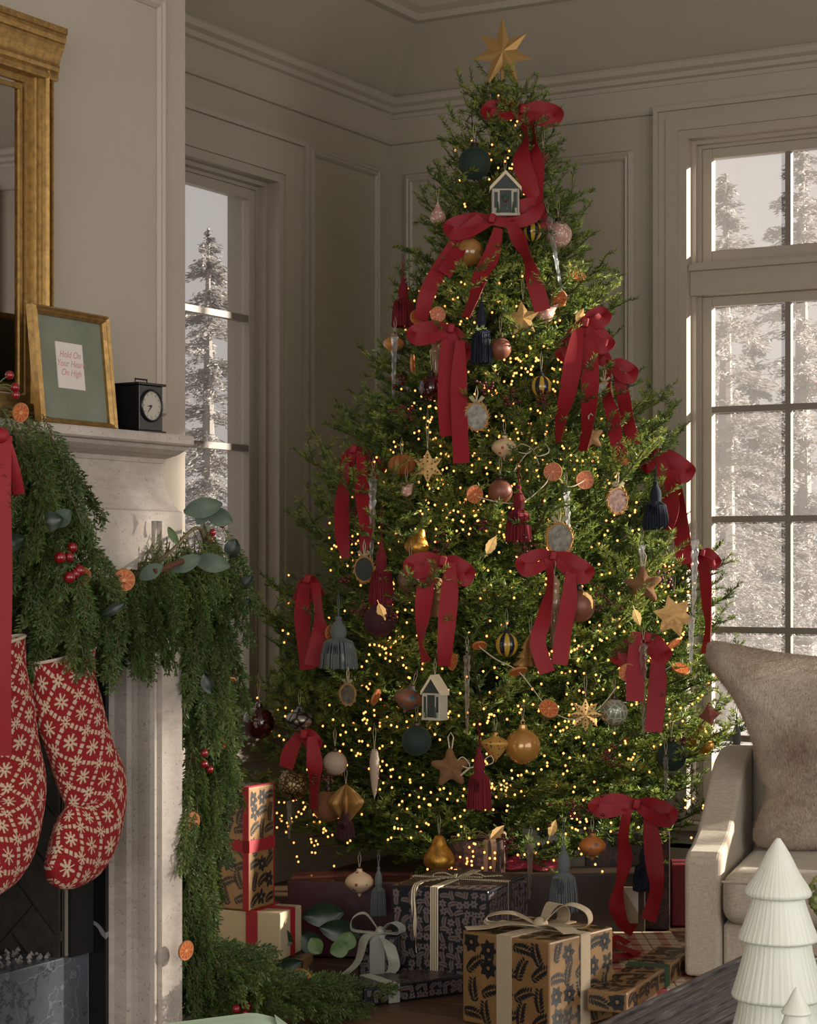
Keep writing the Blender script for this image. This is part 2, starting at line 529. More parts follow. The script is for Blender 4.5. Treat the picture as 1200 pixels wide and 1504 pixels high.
# ---------------------------------------------------------------- outside: snow field and trees
MB().box(-60, 60, -40, 90, -0.75, -0.6).build('snow_ground', snow_m, kind='structure')
bark_far = mat('haze_pale_bark', (140, 134, 128), 0.9)  # bark paled too, haze put into its colour
far_m = needle_mat('haze_pale_needles', (146, 142, 139), (154, 150, 147), (162, 158, 155))  # outdoor haze put into the needle colour as pale grey
def far_tree_meshes(seed, h=7.0, rad=1.7):
    rnd = random.Random(seed)
    fo = MB()
    for k in range(230):                         # drooping boughs built from many small pale tufts
        z = 0.7 + (h - 0.75) * rnd.random() ** 1.25
        R = rad * (1 - (z - 0.7) / (h - 0.7)) ** 0.85 * rnd.uniform(0.6, 1.08) + 0.06
        a = rnd.uniform(0, 2 * PI)
        d = Vector((math.cos(a), math.sin(a), 0)); s = Vector((-d.y, d.x, 0))
        n = int(30 + R * 140)
        for i in range(n):
            t = (i + rnd.random()) / n
            c = d * (R * t) + Vector((0, 0, z - 0.22 * R * t * t + rnd.gauss(0, 0.035))) + s * (rnd.gauss(0, 0.20) * R * (0.25 + 0.5 * t) * (1.15 - t))
            u = (d + s * rnd.uniform(-1, 1) + Vector((0, 0, rnd.uniform(-0.8, 0.3)))).normalized() * rnd.uniform(0.03, 0.065)
            w = u.cross(Vector((rnd.uniform(-1, 1), rnd.uniform(-1, 1), rnd.uniform(-1, 1)))).normalized() * 0.012
            fo.add([c - u, c + w, c + u, c - w], [(0, 1, 2, 3)])
    tr = MB().lathe([(0.16, -0.1), (0.10, h * 0.5), (0.02, h)], 8)
    return fo.mesh('foliage', far_m), tr.mesh('trunk', bark_far)
FT = [far_tree_meshes(3), far_tree_meshes(5, 7.0, 1.3)]
ftl = [('right', 1066, 255, 22, 0, 'pale haze toned conifer pointing up in the upper right window pane'),
       ('right', 1178, 185, 27, 0, 'tall haze toned conifer at the right frame edge outside'),
       ('right', 1105, 470, 27, 1, 'slim haze toned conifer outside, left of the window centre bar'),
       ('right', 1050, 520, 30, 1, 'distant haze toned conifer low beside the left window edge'),
       ('left', 306, 335, 20, 0, 'haze toned conifer seen through the window left of the tree'),
       ('left', 250, 430, 24, 1, 'slim haze toned conifer behind the chimney wall edge')]
for sd, px, py, D, k, lb in ftl:
    top = P(px, py, D)
    t = thing('hazy_conifer', lb, 'tree', (top.x, top.y, -0.6), random.uniform(0, 6), 'trees out in the snow')
    sc = (top.z + 0.6) / 7.0
    t.scale = (sc, sc, sc)
    link('foliage', FT[k][0], t); link('trunk', FT[k][1], t)
# unseen sheer curtain added at window_4 to thin the sun reaching the fireplace
def sheer_c(nt, b):
    out = nt.nodes['Material Output']
    tr = nt.nodes.new('ShaderNodeBsdfTransparent')
    tl = nt.nodes.new('ShaderNodeBsdfTranslucent'); tl.inputs[0].default_value = (0.72, 0.70, 0.67, 1)
    mx = nt.nodes.new('ShaderNodeMixShader'); mx.inputs[0].default_value = 0.72
    nt.links.new(tr.outputs[0], mx.inputs[1]); nt.links.new(tl.outputs[0], mx.inputs[2]); nt.links.new(mx.outputs[0], out.inputs[0])
sheer_m = mat('sun_scrim_linen', (220, 215, 205), custom=sheer_c)
sh_t = thing('sun_thinning_curtain', 'added unseen sheer curtain thinning the sun at the farthest right window', 'curtain', (5.15, -0.09, 0))
vs, fs = [], []
for i in range(121):
    x = -0.80 + 1.26 * i / 120
    yy = 0.022 * math.sin(i * 0.55) + 0.008 * math.sin(i * 1.3)
    vs += [(x, yy, 0.03), (x, yy * 0.8, 2.68)]
    if i: fs.append((2 * i - 2, 2 * i, 2 * i + 1, 2 * i - 1))
mb = MB(); mb.add(vs, fs); mb.build('fabric', sheer_m, sh_t, smooth=True)
MB().tube([(-1.28, 0, 2.69), (0.6, 0, 2.69)], 0.010, 10).build('rod', mat('rod_bronze', (70, 56, 42), 0.4, 0.7), sh_t, smooth=True)

# ================================================================== FIREPLACE
FY0, FY1 = -4.60, -2.90
OY0, OY1 = -4.482, -3.018
br = MB()
br.box(0.001, 0.95, -3.10, -2.652, 0, 3.14); br.box(0.001, 0.95, -5.0, -4.40, 0, 3.14)
br.box(0.001, 0.95, -4.40, -3.10, 1.06, 3.14); br.box(0.001, 0.42, -4.40, -3.10, 0, 1.06)
br.build('wall_chimney', wall_m, kind='structure')
panel('x', -4.83, -2.738, 1.46, 2.475, off=0.95)
fp = thing('fireplace', 'pale limestone fireplace with coved frieze and black firebox', 'fireplace', (1.0, (FY0 + FY1) / 2, 0))
def fchild(mb, name, m, parent=fp, **kw):
    o = mb.build(name, m, parent, **kw)
    o.matrix_parent_inverse = Matrix.Translation(parent.location).inverted()
    return o
prof = [(0.95, 0.0), (1.12, 0.0), (1.12, 0.078), (1.106, 0.082), (1.106, 0.086), (1.114, 0.09), (1.114, 0.098), (1.104, 0.102),
        (1.094, 0.103), (1.07, 0.104), (1.055, 0.107), (1.045, 0.112), (1.03, 0.113), (1.012, 0.114), (1.0, 0.118), (0.95, 0.118)]
fchild(MB().prism([(x, FY1 - d) for x, d in prof], 0, 1.20), 'pilaster', stone_m)
fchild(MB().prism([(x, FY0 + d) for x, d in prof], 0, 1.20), 'pilaster', stone_m)
hp = [(x, 1.168 - d if d > 0 else 1.20) for x, d in prof]
fchild(MB().prism([(x, z) for x, z in hp], FY0 + 0.118, FY1 - 0.118, axis='y'), 'header', stone_m)
fr = [(0.95, 1.20), (1.12, 1.20), (1.12, 1.222), (1.112, 1.226), (1.100, 1.238), (1.085, 1.256), (1.072, 1.28), (1.064, 1.305), (1.061, 1.336), (0.95, 1.336)]
fchild(MB().prism(fr, FY0, FY1, axis='y'), 'frieze', stone_m)
sh = [(0.95, 1.336), (1.066, 1.336), (1.070, 1.346), (1.085, 1.350), (1.105, 1.355), (1.125, 1.364), (1.132, 1.372), (1.145, 1.374), (1.150, 1.378), (1.150, 1.394), (1.146, 1.398), (0.95, 1.398)]
fchild(MB().prism(sh, FY0 - 0.02, FY1 + 0.005, axis='y'), 'mantel_shelf', stone_m)
fchild(MB().box(0.95, 0.999, -3.03, -3.0185, 0, 1.05), 'slip', bmarble_m)
fchild(MB().box(0.95, 0.999, -4.4815, -4.47, 0, 1.05), 'slip', bmarble_m)
fchild(MB().box(0.80, 0.951, -4.40, -3.031, 0, 0.213), 'hearth_curb', marble_m, bevel=0.003)
fchild(MB().box(0.955, 0.965, -3.11, -3.031, 0.213, 1.05).box(0.955, 0.965, -4.40, -4.39, 0.213, 1.05).box(0.955, 0.965, -4.39, -3.11, 1.0, 1.05), 'firebox_frame', soot_m)
fchild(MB().box(0.43, 0.80, -4.40, -3.10, 0.0, 0.19), 'firebox_floor', soot_m)
lin_o = fchild(MB().box(0.43, 0.94, -3.118, -3.106, 0.19, 1.06).box(0.421, 0.432, -4.40, -3.118, 0.19, 1.06).box(0.43, 0.94, -4.40, -4.39, 0.19, 1.06), 'firebox_lining', mortar_m)

def clip_poly(poly, x0, x1, z0, z1):
    def cut(p, f, inter):
        o = []
        for i in range(len(p)):
            a, b = p[i - 1], p[i]
            if f(b):
                if not f(a): o.append(inter(a, b))
                o.append(b)
            elif f(a): o.append(inter(a, b))
        return o
    def ix(v): return lambda a, b: (v, a[1] + (b[1] - a[1]) * (v - a[0]) / (b[0] - a[0]))
    def iz(v): return lambda a, b: (a[0] + (b[0] - a[0]) * (v - a[1]) / (b[1] - a[1]), v)
    for f, it in ((lambda q: q[0] >= x0, ix(x0)), (lambda q: q[0] <= x1, ix(x1)), (lambda q: q[1] >= z0, iz(z0)), (lambda q: q[1] <= z1, iz(z1))):
        if poly: poly = cut(poly, f, it)
    return poly
def herring(bw, x0, x1, z0, z1, emit):
    r = math.sqrt(0.5); g = 0.004
    for a in range(-14, 24):
        for b in range(-14, 24):
            k = (a - b) % 4
            if k == 0: q = (a, a + 2, b, b + 1)
            elif k == 3: q = (a, a + 1, b, b + 2)
            else: continue
            p = [(q[0] * bw + g, q[2] * bw + g), (q[1] * bw - g, q[2] * bw + g), (q[1] * bw - g, q[3] * bw - g), (q[0] * bw + g, q[3] * bw - g)]
            p = [(x0 + (u - v) * r + 0.03, z0 + (u + v) * r) for u, v in p]
            p = clip_poly(p, x0, x1, z0, z1)
            if len(p) >= 3:
                ar = abs(sum(p[i - 1][0] * p[i][1] - p[i][0] * p[i - 1][1] for i in range(len(p)))) / 2
                if ar > 0.0012: emit(p)
def lk_sub(o):
    o.parent = lin_o                       # the lining's mesh is already in world space
    return o
def emit_side(p):
    o = MB().prism(p, -3.126, -3.114, axis='y').build('brick', brick_m); lk_sub(o)
def emit_back(p):
    o = MB().prism(p, 0.428, 0.440, axis='x').build('brick', brick_m); lk_sub(o)
herring(0.095, 0.435, 0.94, 0.192, 1.055, emit_side)
herring(0.095, -4.385, -3.125, 0.192, 1.055, emit_back)
gv = MB(); rg = random.Random(4)
for k in range(900):
    x, y = rg.uniform(0.6, 0.94), rg.uniform(-4.35, -3.14)
    r = rg.uniform(0.004, 0.009)
    z = (0.215 if x > 0.80 else 0.195) + rg.uniform(0.2, 1.4) * r
    vs = [Vector((rg.uniform(-1, 1), rg.uniform(-1, 1), rg.uniform(-1, 1))).normalized() * r for _ in range(4)]
    c0 = Vector((x, y, z))
    pts = [c0 + Vector(q) * r * rg.uniform(0.7, 1.2) for q in ((1, 0, 0), (-1, 0, 0), (0, 1, 0), (0, -1, 0), (0, 0, 1), (0, 0, -1))]
    gv.add(pts, [(0, 2, 4), (2, 1, 4), (1, 3, 4), (3, 0, 4), (2, 0, 5), (1, 2, 5), (3, 1, 5), (0, 3, 5)])
gv.build('fire_gravel', gravel_m, label='grey lava gravel strewn along the hearth of the firebox', cat='gravel', kind='stuff')

# ================================================================== CHRISTMAS TREE
needle_m = needle_mat('fir_needles', (40, 66, 34), (72, 98, 44), (108, 126, 58))
tip_m = needle_mat('fir_sunlit_growth', (80, 106, 44), (124, 146, 60), (166, 174, 84))  # lighter new growth, yellowed further to look sunlit
twig_m = mat('fir_twig', (82, 72, 46), 0.85)
trunk_m = mat('fir_bark', (70, 54, 40), 0.95, bump=0.6, bscale=40)
TX, TY = 0.928, -0.942
TC = Vector((TX, TY, 0))
TD = -(TX - CAM.x) * S + (TY - CAM.y) * C        # depth of the tree axis
prof_t = [(2.74, 0.01), (2.66, 0.04), (2.55, 0.10), (2.335, 0.20), (2.075, 0.275), (1.945, 0.35), (1.77, 0.38), (1.60, 0.43), (1.38, 0.54),
          (1.187, 0.63), (0.95, 0.72), (0.73, 0.78), (0.515, 0.80), (0.30, 0.76), (0.15, 0.66), (0.0, 0.55)]
def RT(z):
    return float(np.interp(z, [p[0] for p in prof_t[::-1]], [p[1] for p in prof_t[::-1]]))
def dsurf(px, py, k=0.93):
    """depth at which the pixel's ray meets the tree's outer surface"""
    D = TD
    best = None
    for i in range(160):
        Dd = TD - 0.85 + i * 0.006
        p = P(px, py, Dd)
        r = math.hypot(p.x - TX, p.y - TY)
        if r <= RT(p.z) * k: return Dd
        q = r - RT(p.z) * k
        if best is None or q < best[0]: best = (q, Dd)
    return best[1]

def branch_mesh(L, seed):
    rnd = random.Random(seed)
    segs = []                                   # (p0, p1, radius)
    def grow(p, d, n, ln, level):
        """d direction, n plane normal"""
        steps = max(2, int(ln / 0.03))
        q = p.copy(); dd = d.copy()
        side = 1
        gap = 0.046 if level == 0 else 0.042
        acc = 0.0
        for i in range(steps):
            t = (i + 1) / steps
            dd = (dd + Vector((rnd.uniform(-1, 1), rnd.uniform(-1, 1), rnd.uniform(-1, 1))) * 0.05 + (Vector((0, 0, 0.018)) if level == 0 else Vector((0, 0, 0.01)))).normalized()
            q2 = q + dd * (ln / steps)
            segs.append((q.copy(), q2.copy(), level, t))
            acc += ln / steps
            if level < 2 and acc >= gap:
                acc = 0
                rem = ln * (1 - t)
                if level == 0:
                    if t < 0.16: q = q2; continue
                    cl_ = 0.07 + rem * 0.55
                    cl_ = min(cl_, 0.24) * rnd.uniform(0.75, 1.15)
                else:
                    cl_ = (0.04 + rem * 0.40) * rnd.uniform(0.8, 1.15)
                for sd in ((1, -1) if level == 0 else (side,)):
                    an = math.radians(rnd.uniform(42, 60)) * sd
                    tilt = rnd.uniform(-0.25, 0.35)
                    ax = (n + Vector((rnd.uniform(-.2, .2), rnd.uniform(-.2, .2), 0))).normalized()
                    nd = Matrix.Rotation(an, 3, ax) @ dd
                    nd = (nd + n * tilt).normalized()
                    grow(q2, nd, n, cl_, level + 1)
                side = -side
            q = q2
    grow(Vector((0, 0, 0)), Vector((1, 0, 0)), Vector((0, 0, 1)), L, 0)
    mb = MB()
    vs, fs = [], []
    nv, nf, tf = [], [], []
    for p0, p1, lv, t in segs:
        d = p1 - p0; ln = d.length; d = d / ln
        a = d.cross(Vector((0.1, 0.2, 1))).normalized(); b = d.cross(a)
        r = (0.006 if lv == 0 else 0.0022 if lv == 1 else 0.0014) * (1.1 - t * 0.6)
        o = len(vs)
        for pp in (p0, p1):
            for k in range(3):
                an = k * 2 * PI / 3
                vs.append(pp + (a * math.cos(an) + b * math.sin(an)) * r)
        for k in range(3):
            j = (k + 1) % 3
            fs.append((o + k, o + j, o + 3 + j, o + 3 + k))
        if lv == 0 and t < 0.2: continue
        cnt = max(4, int(ln / (0.0016 if lv else 0.0022)))
        for k in range(cnt):
            q = p0.lerp(p1, (k + rnd.random()) / cnt)
            roll = rnd.choice((0, PI)) + rnd.gauss(0, 0.62)
            u = (a * math.cos(roll) - b * math.sin(roll))
            if u.z < -0.5: u.z *= -0.4
            nd = (d * rnd.uniform(0.45, 0.85) + u).normalized()
            nl = rnd.uniform(0.015, 0.023) * (1.0 if lv < 2 else 0.9)
            w = nd.cross(Vector((rnd.uniform(-1, 1), rnd.uniform(-1, 1), rnd.uniform(-1, 1)))).normalized() * 0.0018
            m = q + nd * nl * 0.45
            o2 = len(nv)
            nv += [q, m + w, q + nd * nl, m - w]
            (nf if (lv == 0 and t < 0.9) or t < 0.62 else tf).append((o2, o2 + 1, o2 + 2, o2 + 3))
    mb.add(vs, fs, 0); k0 = len(mb.f); mb.add(nv, nf + tf, 1)
    for q in range(k0 + len(nf), len(mb.f)): mb.m[q] = 2
    me = bpy.data.meshes.new('branch')
    me.from_pydata(mb.v, [], mb.f)
    me.materials.append(twig_m); me.materials.append(needle_m); me.materials.append(tip_m)
    me.polygons.foreach_set('material_index', mb.m)
    me.update()
    return me

tree = thing('christmas_tree', 'tall full green fir christmas tree lit with fairy lights in the corner', 'christmas tree', (TX, TY, 0))
MB().lathe([(0.045, 0.0), (0.042, 0.5), (0.032, 1.4), (0.018, 2.2), (0.008, 2.66)], 10).build('trunk', trunk_m, tree, smooth=True)
MB().lathe([(0.19, 0.0), (0.19, 0.02), (0.06, 0.05), (0.06, 0.14), (0.05, 0.14)], 20).build('tree_stand', mat('stand_metal', (40, 40, 38), 0.5, 0.6), tree, smooth=False)
LENS = [0.14, 0.24, 0.34, 0.44, 0.54, 0.64, 0.74, 0.82]
BR = {l: [branch_mesh(l, 11 + 7 * k + int(l * 100)) for k in range(2)] for l in LENS}
rb = random.Random(21)
spots = []
z = 0.16
lvl = 0
while z < 2.52:
    R = RT(z)
    n = int(4 + 8.2 * (R / 0.775) ** 0.8)
    ph = rb.uniform(0, 6)
    for k in range(n):
        a = ph + 2 * PI * k / n + rb.uniform(-0.2, 0.2)
        spots.append((z + rb.uniform(-0.035, 0.035), a, R * rb.choice((rb.uniform(0.82, 1.0), rb.uniform(0.92, 1.15)))))
    z += 0.105 - 0.035 * (z / 2.7)
    lvl += 1
spots += [(2.56, k * 1.3 + 0.4, 0.09) for k in range(5)]
print('branches', len(spots))
for zz, a, R in spots[:299]:
    el = math.radians(np.interp(zz, [0.1, 0.6, 1.6, 2.4, 2.7], [-6, 6, 16, 34, 62]) + rb.uniform(-7, 7))
    L = R / max(0.35, math.cos(el))
    l0 = min(LENS, key=lambda q: abs(q - L))
    me = BR[l0][rb.randrange(2)]
    o = link('branch', me, tree)
    o.rotation_euler = (rb.uniform(-0.3, 0.3), -el, a)
    o.location = RIGHT * (0.035 * (zz / 2.7) ** 2) + UP * (zz - math.sin(el) * L * 0.8)
    k = L / l0
    o.scale = (k, k, k) if k < 1.25 else (1.2, 1.2, 1.2)
o = link('leader', BR[0.24][0], tree); o.location = RIGHT * 0.032 + UP * 2.40; o.rotation_euler = (0, -PI / 2, 0)

# fairy lights: 300 bulbs as parts, the rest joined
bulb_m = mat('warm_bulb', (255, 190, 110), 0.4, emit=(255, 162, 84), estr=2.4)
wire_m = mat('green_wire', (24, 36, 24), 0.6)
sl = thing('fairy_lights', 'strings of tiny warm white fairy lights wound through the tree', 'string lights', (TX, TY, 0))
bme = MB().sphere((0, 0, 0), 0.0037, 6, 4).mesh('bulb', bulb_m, smooth=True)
rl = random.Random(5)
bulbs = []
view = (CAM - TC); va = math.atan2(view.y, view.x)
for c in range(215):
    t = rl.random()
    zc = 0.17 + 2.4 * (1 - math.sqrt(t)) if rl.random() < 0.85 else rl.uniform(0.2, 2.6)
    ac = va + rl.gauss(-0.05, 0.62)
    for k in range(rl.randint(3, 9)):
        zz = zc + rl.gauss(0, 0.028); aa = ac + rl.gauss(0, 0.045) / max(0.2, RT(zz))
        rr = RT(zz) * rl.uniform(0.80, 0.98)
        bulbs.append(Vector((rr * math.cos(aa), rr * math.sin(aa), zz)))
bulbs.sort(key=lambda v: (TC + v - CAM).length)
print('bulbs', len(bulbs))
for v in bulbs[:300]: link('bulb', bme, sl, loc=v)
mb = MB()
for v in bulbs[300:]: mb.sphere(v, 0.0037, 6, 4)
mb.build('farther_bulbs', bulb_m, sl, smooth=True, kind='stuff')
pts = []
for i in range(700):
    t = i / 699; zz = 0.18 + 2.4 * t; aa = t * 2 * PI * 16
    rr = RT(zz) * (0.72 + 0.08 * math.sin(i * 1.7))
    pts.append((rr * math.cos(aa), rr * math.sin(aa), zz + 0.03 * math.sin(i * 0.9)))
MB().tube(pts, 0.0012, 3).build('wire', wire_m, sl)

# ================================================================== RIBBONS AND ORNAMENTS
velvet = mat('crimson_velvet', (136, 4, 22), 0.65, sheen=0.04, bump=0.08, bscale=400)
knot_m = velvet
def strip(name, path, m, parent, origin, cross=3, thick=0.0012, curl=0.0):
    """path: list of (x,y,z, wx,wy,wz) with half-width vectors; built as a thin solid band"""
    pts = smooth_path(path, 7)
    vs, fs = [], []
    o = np.array(origin)
    n = len(pts)
    side = []
    for i, p in enumerate(pts):
        t = pts[min(i + 1, n - 1)][:3] - pts[max(i - 1, 0)][:3]
        nn = np.cross(t, p[3:6]); l = np.linalg.norm(nn); nn = nn / l if l > 1e-9 else np.array((0, 0, 1.0))
        side.append(nn)
        for sgn in (1, -1):
            for j in range(cross + 1):
                u = 2 * j / cross - 1
                vs.append(p[:3] - o + p[3:6] * u + nn * (thick / 2 * sgn + curl * (1 - u * u)))
    k = cross + 1
    st = 2 * k
    for i in range(n - 1):
        a, b = i * st, (i + 1) * st
        for j in range(cross):
            fs.append((a + j, a + j + 1, b + j + 1, b + j))
            fs.append((a + k + j, b + k + j, b + k + j + 1, a + k + j + 1))
        fs.append((a, b, b + k, a + k)); fs.append((a + cross, a + k + cross, b + k + cross, b + cross))
    e = (n - 1) * st
    for j in range(cross):
        fs.append((j, k + j, k + j + 1, j + 1)); fs.append((e + j, e + j + 1, e + k + j + 1, e + k + j))
    mb = MB(); mb.add(vs, fs)
    ob_ = mb.build(name, m, parent, smooth=True)
    return ob_
def px_path(pts, D, hw, off=0.0, follow=False, taper=None):
    """pixel polyline -> ribbon path. each point (px, py[, twist deg[, depth offset]])"""
    out = []
    n = len(pts)
    for i, q in enumerate(pts):
        d = D
        if follow: d = min(D + 0.02, dsurf(q[0], q[1], 1.0) - 0.045)
        d += off + (q[3] if len(q) > 3 else 0.0)
        p = P(q[0], q[1], d)
        a, b = pts[max(i - 1, 0)], pts[min(i + 1, n - 1)]
        t = Vector((b[0] - a[0], -(b[1] - a[1])));
        if t.length < 1e-6: t = Vector((0, -1))
        t.normalize()
        perp = RIGHT * t.y - UP * t.x
        tw = math.radians(q[2]) if len(q) > 2 else 0.0
        w = (perp * math.cos(tw) + DEEP * math.sin(tw)) * (hw * d / F)
        if taper: w = w * taper(i / (n - 1))
        out.append((p.x, p.y, p.z, w.x, w.y, w.z))
    return out
def bow(label, knot, loops, tails, hw=13, D=None, name='velvet_bow', m=None, cat='bow', group='velvet bows on the tree', lw=None):
    m = m or velvet
    if D is None: D = dsurf(knot[0], knot[1], 1.0) - 0.05
    o = P(knot[0], knot[1], D)
    t = thing(name, label, cat, o, 0, group)
    lw = lw or hw
    for lp in loops:
        tip = lp[0]; drop = lp[1] if len(lp) > 1 else 8
        dx, dy = tip[0] - knot[0], tip[1] - knot[1]
        k = knot
        path = [(k[0], k[1], 0, 0.0), (k[0] + dx * 0.40, k[1] + dy * 0.40 - 6, 18, 0.012), (k[0] + dx * 0.90, k[1] + dy * 0.92 - 2, -8, 0.012),
                (tip[0], tip[1] + 2, 25, 0.0), (k[0] + dx * 0.90, k[1] + dy * 0.95 + drop * 0.8, 0, -0.012), (k[0] + dx * 0.50, k[1] + dy * 0.6 + drop * 0.9, -25, -0.014), (k[0], k[1] + 3, 0, -0.004)]
        strip('loop', px_path(path, D, lw * 0.86, taper=lambda u: 0.5 + 0.5 * math.sin(PI * u) ** 0.5), m, t, o, curl=0.0)
    for tl in tails:
        strip('tail', px_path(tl, D, hw, off=-0.012, follow=True, taper=lambda u: 0.55 + 0.45 * min(1, u * 4)), m, t, o, curl=0.0015)
    ku = hw / 13 * D / 6.3
    kb = MB().box(-0.012 * ku, 0.012 * ku, -0.010 * ku, 0.010 * ku, -0.016 * ku, 0.016 * ku).build('knot', m, t, smooth=True, bevel=0.006 * ku, seg=3)
    kb.location = DEEP * -0.016; kb.rotation_euler = (0, 0.2, TH)
    return t

# ---- bows, top to bottom
bow('crimson bow at the very top just below the gold star', (768, 162), [((716, 160), 10), ((818, 166), 12)],
    [[(766, 168), (772, 200, 75), (766, 235, 10), (778, 275, 0), (782, 300, -25), (748, 322, 60)], [(778, 168), (784, 205, 80), (786, 240, 0), (786, 300, 20), (800, 338, 10)]], 13)
bow('wide crimson bow draped below the white house ornament', (722, 322), [((660, 332), 14), ((790, 300), 20)],
    [[(706, 318), (682, 345, 5), (650, 388, 20), (628, 430, 0), (618, 470, 35)], [(732, 335), (722, 375, 0), (706, 405, 20), (695, 440, 55), (684, 466, 60)],
     [(748, 325), (762, 352, 30), (774, 378, 65), (784, 410, 10), (797, 456, 0)], [(690, 340), (668, 378, 30), (652, 402, 10)]], 12)
bow('crimson bow with two long straight tails under the orange slice', (662, 483), [((606, 488), 12), ((684, 516), 16)],
    [[(656, 490), (656, 540, 5), (655, 600, 0), (658, 640, 20)], [(676, 500), (674, 560, 5), (675, 620, 0), (678, 680, 0)]], 12)
bow('large crimson bow at upper right beside the window casing', (858, 474), [((826, 520), 10), ((893, 505), 8), ((888, 462), 8)],
    [[(850, 480), (842, 530, 0), (834, 575, 20), (824, 615, 55), (820, 650, 78)], [(864, 480), (866, 530, 0), (866, 580, 15), (862, 630, 55), (856, 662, 65)]], 13)
bow('small sunlit crimson bow hanging below the larger right hand bow', (896, 535), [((880, 520), 8), ((930, 545), 14)],
    [[(893, 540), (890, 575, 50), (900, 610, 20), (905, 645, 0), (914, 672, 10)], [(904, 540), (915, 580, 20), (922, 618, 30), (932, 652, 0)]], 10)
bow('crimson bow on the left flank above the white icicle', (519, 660), [((506, 690), 8), ((558, 688), 12)],
    [[(508, 668), (506, 700, 50), (502, 745, 10), (503, 790, 20), (508, 820, 55)], [(530, 670), (532, 720, 0), (538, 770, 15), (534, 812, 60)]], 11)
bow('crimson bow on the right tip over the navy tassel', (962, 664), [((948, 680), 8), ((1012, 690), 14)],
    [[(966, 668), (980, 710, 0), (986, 745, 20), (980, 778, 55)], [(990, 690), (996, 740, 40), (1002, 790, 10), (1006, 828, 0)]], 12)
bow('little crimson bow at the far right tip against the window', (1030, 812), [((1016, 828), 6), ((1052, 824), 8)],
    [[(1030, 816), (1036, 850, 20), (1038, 890, 50), (1040, 920, 70), (1036, 960, 50)]], 9)
bow('crimson bow at the left edge next to the grey tassel', (452, 850), [((440, 880), 6), ((466, 872), 6)],
    [[(447, 856), (444, 900, 0), (446, 940, 30), (452, 983, 20)], [(464, 856), (468, 900, 55), (470, 930, 10), (458, 978, 0)]], 12)
bow('crimson bow in the middle over the tan velvet bell', (650, 824), [((602, 828), 14), ((688, 840), 14)],
    [[(632, 826), (624, 870, 10), (620, 910, 40), (618, 945, 75), (626, 972, 55)], [(662, 826), (660, 870, 0), (656, 920, 5), (652, 978, 45)]], 13)
bow('crimson bow right of centre below the round mirror', (812, 816), [((766, 826), 14), ((864, 838), 14)],
    [[(806, 820), (808, 860, 70), (798, 910, 30), (790, 945, 0), (804, 988, 10)], [(838, 838), (836, 880, 0), (828, 925, 5), (822, 976, 0)]], 12)
bow('bright crimson bow on the right over a glass icicle', (950, 936), [((906, 966), 6), ((976, 960), 12)],
    [[(934, 928), (934, 970, 0), (932, 1030, 0)], [(966, 945), (966, 1000, 5), (960, 1075, 0)]], 13)
bow('crimson bow at lower left above the gold textured ball', (446, 1078), [((464, 1092), 8)],
    [[(440, 1078), (426, 1105, 10), (420, 1128, 30)], [(458, 1082), (462, 1120, 10), (462, 1150, 50), (460, 1190, 62)]], 12)
bow('crimson bow at lower right with tails falling over the gifts', (934, 1180), [((874, 1182), 10), ((986, 1194), 14)],
    [[(922, 1188), (916, 1225, 55), (918, 1262, 40), (910, 1300, 68), (906, 1330, 30), (916, 1358, 50), (932, 1366, 30)], [(952, 1188), (958, 1235, 0), (962, 1275, 15), (964, 1310, 50), (952, 1352, 35)]], 13)

# ---------------------------------------------------------------- ornament materials
gold_m = mat('matte_gold', (206, 166, 104), 0.38, 0.75, bump=0.05, bscale=120)
antique_m = mat('antique_gold', (176, 128, 52), 0.42, 0.8, var=0.25, vscale=40, bump=0.2, bscale=90)
cap_m = mat('dark_cap', (64, 52, 44), 0.4, 0.7)
string_m = mat('cotton_string', (186, 172, 146), 0.9)
icicle_m = None
def ice_c(nt, b):
    out = nt.nodes['Material Output']
    tr = nt.nodes.new('ShaderNodeBsdfTransparent'); tr.inputs[0].default_value = (0.93, 0.94, 0.95, 1)
    gl = nt.nodes.new('ShaderNodeBsdfGlossy'); gl.inputs['Roughness'].default_value = 0.08
    df = nt.nodes.new('ShaderNodeBsdfTranslucent'); df.inputs[0].default_value = (0.85, 0.87, 0.9, 1)
    lw = nt.nodes.new('ShaderNodeLayerWeight'); lw.inputs['Blend'].default_value = 0.45
    m1 = nt.nodes.new('ShaderNodeMixShader'); nt.links.new(lw.outputs['Facing'], m1.inputs[0])
    nt.links.new(tr.outputs[0], m1.inputs[1]); nt.links.new(gl.outputs[0], m1.inputs[2])
    m2 = nt.nodes.new('ShaderNodeMixShader'); m2.inputs[0].default_value = 0.30
    nt.links.new(m1.outputs[0], m2.inputs[1]); nt.links.new(df.outputs[0], m2.inputs[2])
    nt.links.new(m2.outputs[0], out.inputs[0])
ice_m = mat('clear_blown_glass', (240, 245, 250), custom=ice_c)
def stripes_c(nt, b):
    (x, y, z), _ = coords(nt)
    a = y.m('ARCTAN2', x)
    st = (a * (7 / PI) + 0.31).sin().gt(0.05)
    set_color(nt, b, mixc(nt, (a * 7.0).sin().gt(0.0), (22, 26, 36), (176, 142, 42)))
stripes_m = mat('striped_glass', (150, 120, 40), 0.22, coat=0.4, custom=stripes_c)
def dots_mat(name, base_, dot, scale=70, th=0.28, rough=0.5, metal=0.0):
    def f(nt, b):
        v = nt.nodes.new('ShaderNodeTexVoronoi'); v.inputs['Scale'].default_value = scale
        nt.links.new(nt.nodes.new('ShaderNodeTexCoord').outputs['Object'], v.inputs['Vector'])
        d = X(nt, v.outputs['Distance'])
        set_color(nt, b, mixc(nt, d.lt(th), base_, dot)); set_bump(nt, b, d.min(th), 0.3)
    return mat(name, base_, rough, metal, custom=f)
